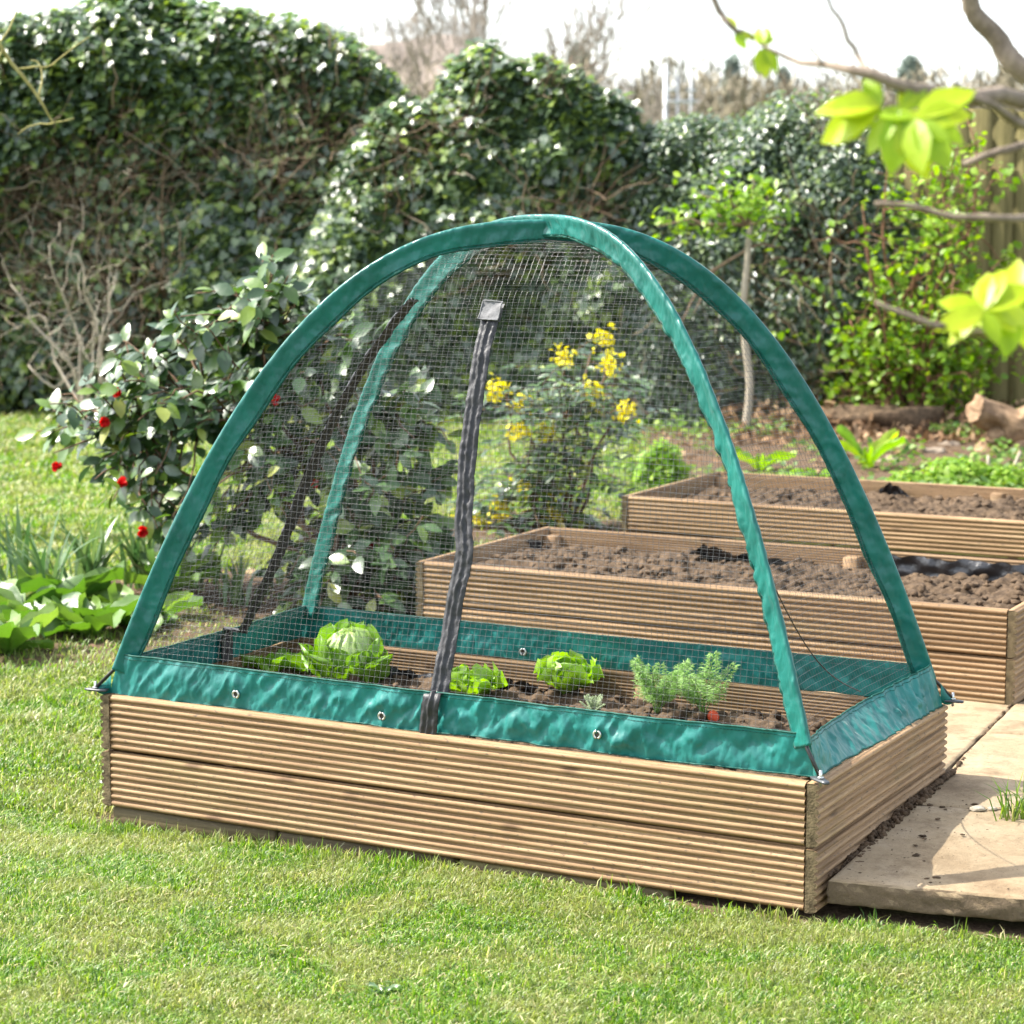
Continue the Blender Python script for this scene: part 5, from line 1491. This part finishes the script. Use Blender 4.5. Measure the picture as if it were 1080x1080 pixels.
# pebbles on the slab joint
for k, (px, py, r, lab) in enumerate([(1031, 853, .012, 'larger pale pebble in the slab joint'), (1046, 853, .008, 'smaller pale pebble in the slab joint')]):
    mb = MB(); mb.lump((0, 0, 0), r, 320 + k, 2, .25, (1.4, 1, .6)); tag(mb.build('pebble', M['pale_twig'], loc=on_z(px, py, .101)), lab, 'pebble', 'pebbles on the slabs')

# ------------------------------------------------------------------ near tree at the right, reaching into the view
nt = np.array([.84, 3.15, 0.0])
tree = thing('garden_tree', 'tree at the right whose branches with big blurred lime leaves hang close to the viewer', 'tree', nt)
mb = MB(); ttop = nt + np.array([-.03, .0, 2.6]); tp = branch_path(nt, ttop, 18, .02, 12); mb.tube(tp, np.linspace(.055, .034, 18), 12); child(mb, 'trunk', M['near_bark'], tree)
def pathpx(pts, r0, r1, n=16, seed=1):
    P = np.stack([at_y(px, py, y) for px, py, y in pts]); s = np.linspace(0, len(P) - 1, n)
    Q = np.stack([np.interp(s, np.arange(len(P)), P[:, k]) for k in range(3)], -1)
    return Q + .004 * fbm(s[:, None] * 1.5, np.arange(3)[None] * 5. + seed, seed=seed), np.linspace(r0, r1, n)
mb = MB()
br = [([(1200, 180, 3.1), (1120, 115, 2.7), (1060, 103, 2.5), (1000, 98, 2.4), (950, 90, 2.35), (905, 78, 2.35), (868, 70, 2.4), (835, 60, 2.45), (800, 45, 2.45)], .012, .0016),
      ([(1190, 150, 3.1), (1110, 100, 3.0), (1070, 68, 3.0), (1040, 28, 3.0), (1020, 0, 3.0), (1000, -40, 3.0)], .017, .010),
      ([(930, 85, 2.35), (905, 55, 2.4), (885, 20, 2.4), (870, -15, 2.4)], .0035, .002),
      ([(800, 45, 2.45), (775, 35, 2.45), (758, 15, 2.45), (748, -8, 2.45)], .003, .004),
      ([(1120, 115, 2.7), (1080, 135, 2.5), (1040, 110, 2.4), (1000, 96, 2.38)], .006, .004),
      ([(1210, 380, 3.1), (1130, 365, 2.7), (1080, 362, 2.5), (1030, 352, 2.45), (980, 338, 2.4), (926, 318, 2.4)], .006, .0028),
      ([(1190, 190, 3.1), (1100, 150, 2.7), (1060, 158, 2.6), (1015, 172, 2.6)], .006, .004),
      ([(1200, 260, 3.1), (1110, 225, 2.6), (1060, 232, 2.5), (1000, 228, 2.5), (950, 215, 2.5), (925, 218, 2.5)], .005, .003),
      ([(868, 70, 2.4), (860, 55, 2.4), (852, 48, 2.4)], .002, .0012)]
for k, (pts, a, b) in enumerate(br):
    q, rr = pathpx(pts, a, b, 20, k); mb.tube(q, rr, 8)
for z_, y_ in ((1.42, 3.1),):
    pass
child(mb, 'branches', M['near_bark'], tree)
def near_leaves(cx, cyy, y, specs):
    pos, ax, sz, nr = [], [], [], []
    for ang, L, tilt in specs:
        pos.append(at_y(cx, cyy, y)); a = math.radians(ang); ax.append([math.cos(a), tilt, math.sin(a)]); nr.append([-.15 + random.uniform(-.4, .4), -.75, .45 + random.uniform(-.3, .3)]); sz.append(L)
    return pos, nr, ax, sz
mb = MB()
sets = [near_leaves(930, 112, 2.35, [(168, .060, -.1), (150, .058, -.2), (195, .066, -.3), (210, .055, .1), (120, .035, .2), (180, .05, .2)]),
        near_leaves(950, 115, 2.34, [(-70, .068, -.2), (-95, .060, .1), (-50, .066, -.3), (-120, .05, .2), (40, .04, .1), (75, .035, -.2)]),
        near_leaves(965, 125, 2.33, [(-80, .055, -.3), (-35, .05, -.2), (20, .058, .2), (38, .062, -.1), (5, .05, -.3), (-60, .06, .2), (150, .04, .1)]),
        near_leaves(1038, 328, 2.42, [(110, .048, -.2), (150, .044, -.3), (80, .052, .1), (40, .055, -.2), (200, .050, -.2), (-30, .04, .2), (10, .055, -.3), (170, .035, .3), (60, .05, -.4), (225, .045, .1), (-70, .035, -.2)]),
        near_leaves(1068, 330, 2.45, [(100, .058, -.2), (140, .05, .1), (70, .06, -.3), (-60, .05, .1), (30, .05, .2), (170, .05, -.3), (-100, .045, .2)]),
        near_leaves(805, 50, 2.45, [(80, .026, -.2), (-60, .028, -.3), (110, .026, .1), (-85, .03, .1), (-100, .025, 0), (60, .018, .2)]),
        near_leaves(775, 35, 2.45, [(100, .02, -.2), (-60, .022, .1), (-20, .018, 0)])]
pos, nr, ax, sz = [sum((list(s[i]) for s in sets), []) for i in range(4)]
mb.leaves(pos, nr, ax, np.array(sz) * 1.12, ell_leaf(.52, fold=.22, bend=.25)); child(mb, 'foliage', M['lime_near'] if 'lime_near' in M else M['lime'], tree)

# ================================================================== the far distance
def ridge(name, pts, y0, y1, mat, label, seed):
    px = np.array([p[0] for p in pts]); top = np.array([at_y(p[0], p[1], y1)[2] for p in pts]); xw = np.array([at_y(p[0], p[1], y1)[0] for p in pts])
    xs = np.linspace(xw[0], xw[-1], 120); ys = np.linspace(0, 1, 24); T = np.interp(xs, xw, top)
    X, Yg = np.meshgrid(xs, ys, indexing='ij'); prof = np.where(Yg < .7, smooth(0, .7, Yg), 1 - .3 * smooth(.7, 1.0, Yg))
    Z = -1 + (T[:, None] + 1) * prof * (1 + .05 * fbm(X * .02, Yg * 3, seed=seed)); Yw = y0 + (y1 - y0) * Yg / .7
    mb = MB(); mb.grid(np.stack([X, Yw, Z], -1)); o = mb.build(name, M[mat]); tag(o, label, 'hill', kind='structure')
    return lambda x, f: (np.stack([x, y0 + (y1 - y0) * f / .7, -1 + (np.interp(x, xw, top) + 1) * smooth(0, .7, f)], -1))
hill = ridge('hill', [(-900, 130), (0, 100), (300, 60), (400, 44), (470, 42), (520, 52), (560, 84), (620, 106), (720, 118), (800, 118), (900, 118), (1000, 122), (1100, 122), (1500, 130), (2200, 140)], 240, 420, 'hill', 'low wooded hill far beyond the hedge', 1)
def far_trees(mb, base, h, w, n, seed, conif=False, sl=(.16, .1), lw=.32):
    """cloud of small twig slivers making one bare crown"""
    N = len(base); t = rng.random((N, n)); a = rng.random((N, n)) * 2 * math.pi
    rad = (np.sqrt(1 - (2 * t - 1) ** 2) if not conif else (1 - t)) * rng.random((N, n)) ** .5
    P = base[:, None] + np.stack([np.cos(a) * rad * w[:, None], np.sin(a) * rad * w[:, None], (.15 + .85 * t) * h[:, None]], -1)
    P = P.reshape(-1, 3); m = len(P); hh = np.repeat(h, n)
    mb.leaves(P, rand_dir(m) + [0, -1, .2], rand_dir(m) * .5 + ([0, 0, 1.0] if not conif else [0, 0, -.3]), hh * (sl[0] + sl[1] * rng.random(m)), ell_leaf(lw, ((0, 0), (.5, 1), (1, 0)), .1, 0))
n = 1900; x = rng.uniform(-110, 110, n); f = rng.uniform(.12, .78, n); mb = MB()
bs = hill(x, f); far_trees(mb, bs, 2.6 + 2.6 * rng.random(n), 2.2 + 1.6 * rng.random(n), 44, 1, False, (.10, .08), .2)
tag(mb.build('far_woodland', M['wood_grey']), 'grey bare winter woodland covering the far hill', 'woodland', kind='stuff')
n = 260; x = rng.uniform(-8, 40, n); y = rng.uniform(120, 150, n); mb = MB()
bs = np.stack([x, y, 0 * x], -1); far_trees(mb, bs, 6.2 + 3.2 * rng.random(n), 1.6 + rng.random(n), 170, 2, False, (.07, .08), .14)
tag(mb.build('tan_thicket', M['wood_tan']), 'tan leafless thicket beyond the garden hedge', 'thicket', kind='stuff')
for k, (px, py, y, lab) in enumerate([(772, 62, 135, 'dark conifer beyond the hedge, left of the near lime leaves'), (960, 66, 150, 'rounded dark conifer beyond the hedge, above the near lime leaves'), (827, 74, 150, 'smaller dark conifer between the two larger ones'), (1064, 70, 150, 'dark conifer at the far right beyond the fence'), (610, 52, 190, 'bluish conifer beside the bare trees on the hill foot')]):
    top = at_y(px, py, y); base = np.array([[top[0], y, 0]]); mb = MB()
    t = thing('conifer', lab, 'conifer', base[0], group='conifers in the distance')
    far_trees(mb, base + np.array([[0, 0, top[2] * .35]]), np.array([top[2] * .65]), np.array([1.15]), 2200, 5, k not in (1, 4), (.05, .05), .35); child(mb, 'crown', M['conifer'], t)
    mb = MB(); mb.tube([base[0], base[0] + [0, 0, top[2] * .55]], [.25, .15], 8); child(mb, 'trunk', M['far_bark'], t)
def far_bare_tree(base, height, spread, seed, label, r0=.12):
    rr = random.Random(seed); t = thing('bare_tree', label, 'tree', base, group='bare trees beyond the hedge'); paths = []
    def grow(p, d, L, r, lev):
        q = branch_path(p, p + d * L, 6, .10, rr.randint(0, 9999)); paths.append((q, np.linspace(r, r * .62, 6), lev))
        if lev >= 6 or r < .004: return
        for k in range(3 if lev < 3 else 2):
            nd = norm(d + np.array([rr.uniform(-1, 1) * spread, rr.uniform(-1, 1) * spread, rr.uniform(-.15, .5)])); grow(q[rr.choice([3, 4, 5, 5])], nd, L * rr.uniform(.62, .85), r * .6, lev + 1)
    grow(np.array(base, float), np.array([rr.uniform(-.06, .06), 0, 1.0]), height * .34, r0, 0)
    mb = MB(); mb.tube(paths[0][0], paths[0][1], 8); child(mb, 'trunk', M['far_bark'], t)
    mb = MB()
    for q, r, lev in paths[1:]: mb.tube(q, np.maximum(r, .015), 4 if lev > 2 else 6, False)
    child(mb, 'branches', M['far_bark'], t)
for k, (px, y, h, sp, lab) in enumerate([(455, 70, 7.6, .42, 'slim leafless tree rising between the tall hedge and the ivy mound'), (512, 66, 8.0, .46, 'tall leafless tree right behind the top of the ivy mound'), (612, 66, 7.6, .5, 'spreading leafless tree above the right shoulder of the ivy mound'), (690, 90, 6.4, .42, 'small leafless tree beside the grey poles'), (18, 24, 3.6, .7, 'brown leafless tree above the top left of the tall hedge')]):
    far_bare_tree(np.array([(px - 540) / FPX * y, y, 0]), h, sp, 40 + k * 7, lab, .085 if k != 4 else .04)
for k, (px, py, y, lab) in enumerate([(700, 68, 100, 'pale grey lighting pole, left of three beyond the hedge'), (712, 80, 100, 'short grey lighting pole between the other two'), (726, 46, 100, 'tall thin grey pole with cross arms, right of three')]):
    x = (px - 540) / FPX * y; h = at_y(px, py, y)[2]; t = thing('pole', lab, 'pole', (x, y, 0), group='grey poles beyond the hedge')
    mb = MB(); mb.tube([(x, y, 0), (x, y, h)], [.16 if k == 0 else .09, .10 if k == 0 else .05], 10); child(mb, 'shaft', M['galv'], t)
    mb = MB()
    if k == 2:
        for zz, w in ((h, .35), (h - 1.0, .3), (h - 2.0, .45)): mb.box((x, y - .12, zz), (w, .1, .1), bev=.02)
    else: mb.box((x + .25, y - .14, h - 1.1), (1.6 if k == 1 else .4, .1, .12), bev=.02)
    child(mb, 'cross_arm', M['galv'], t)
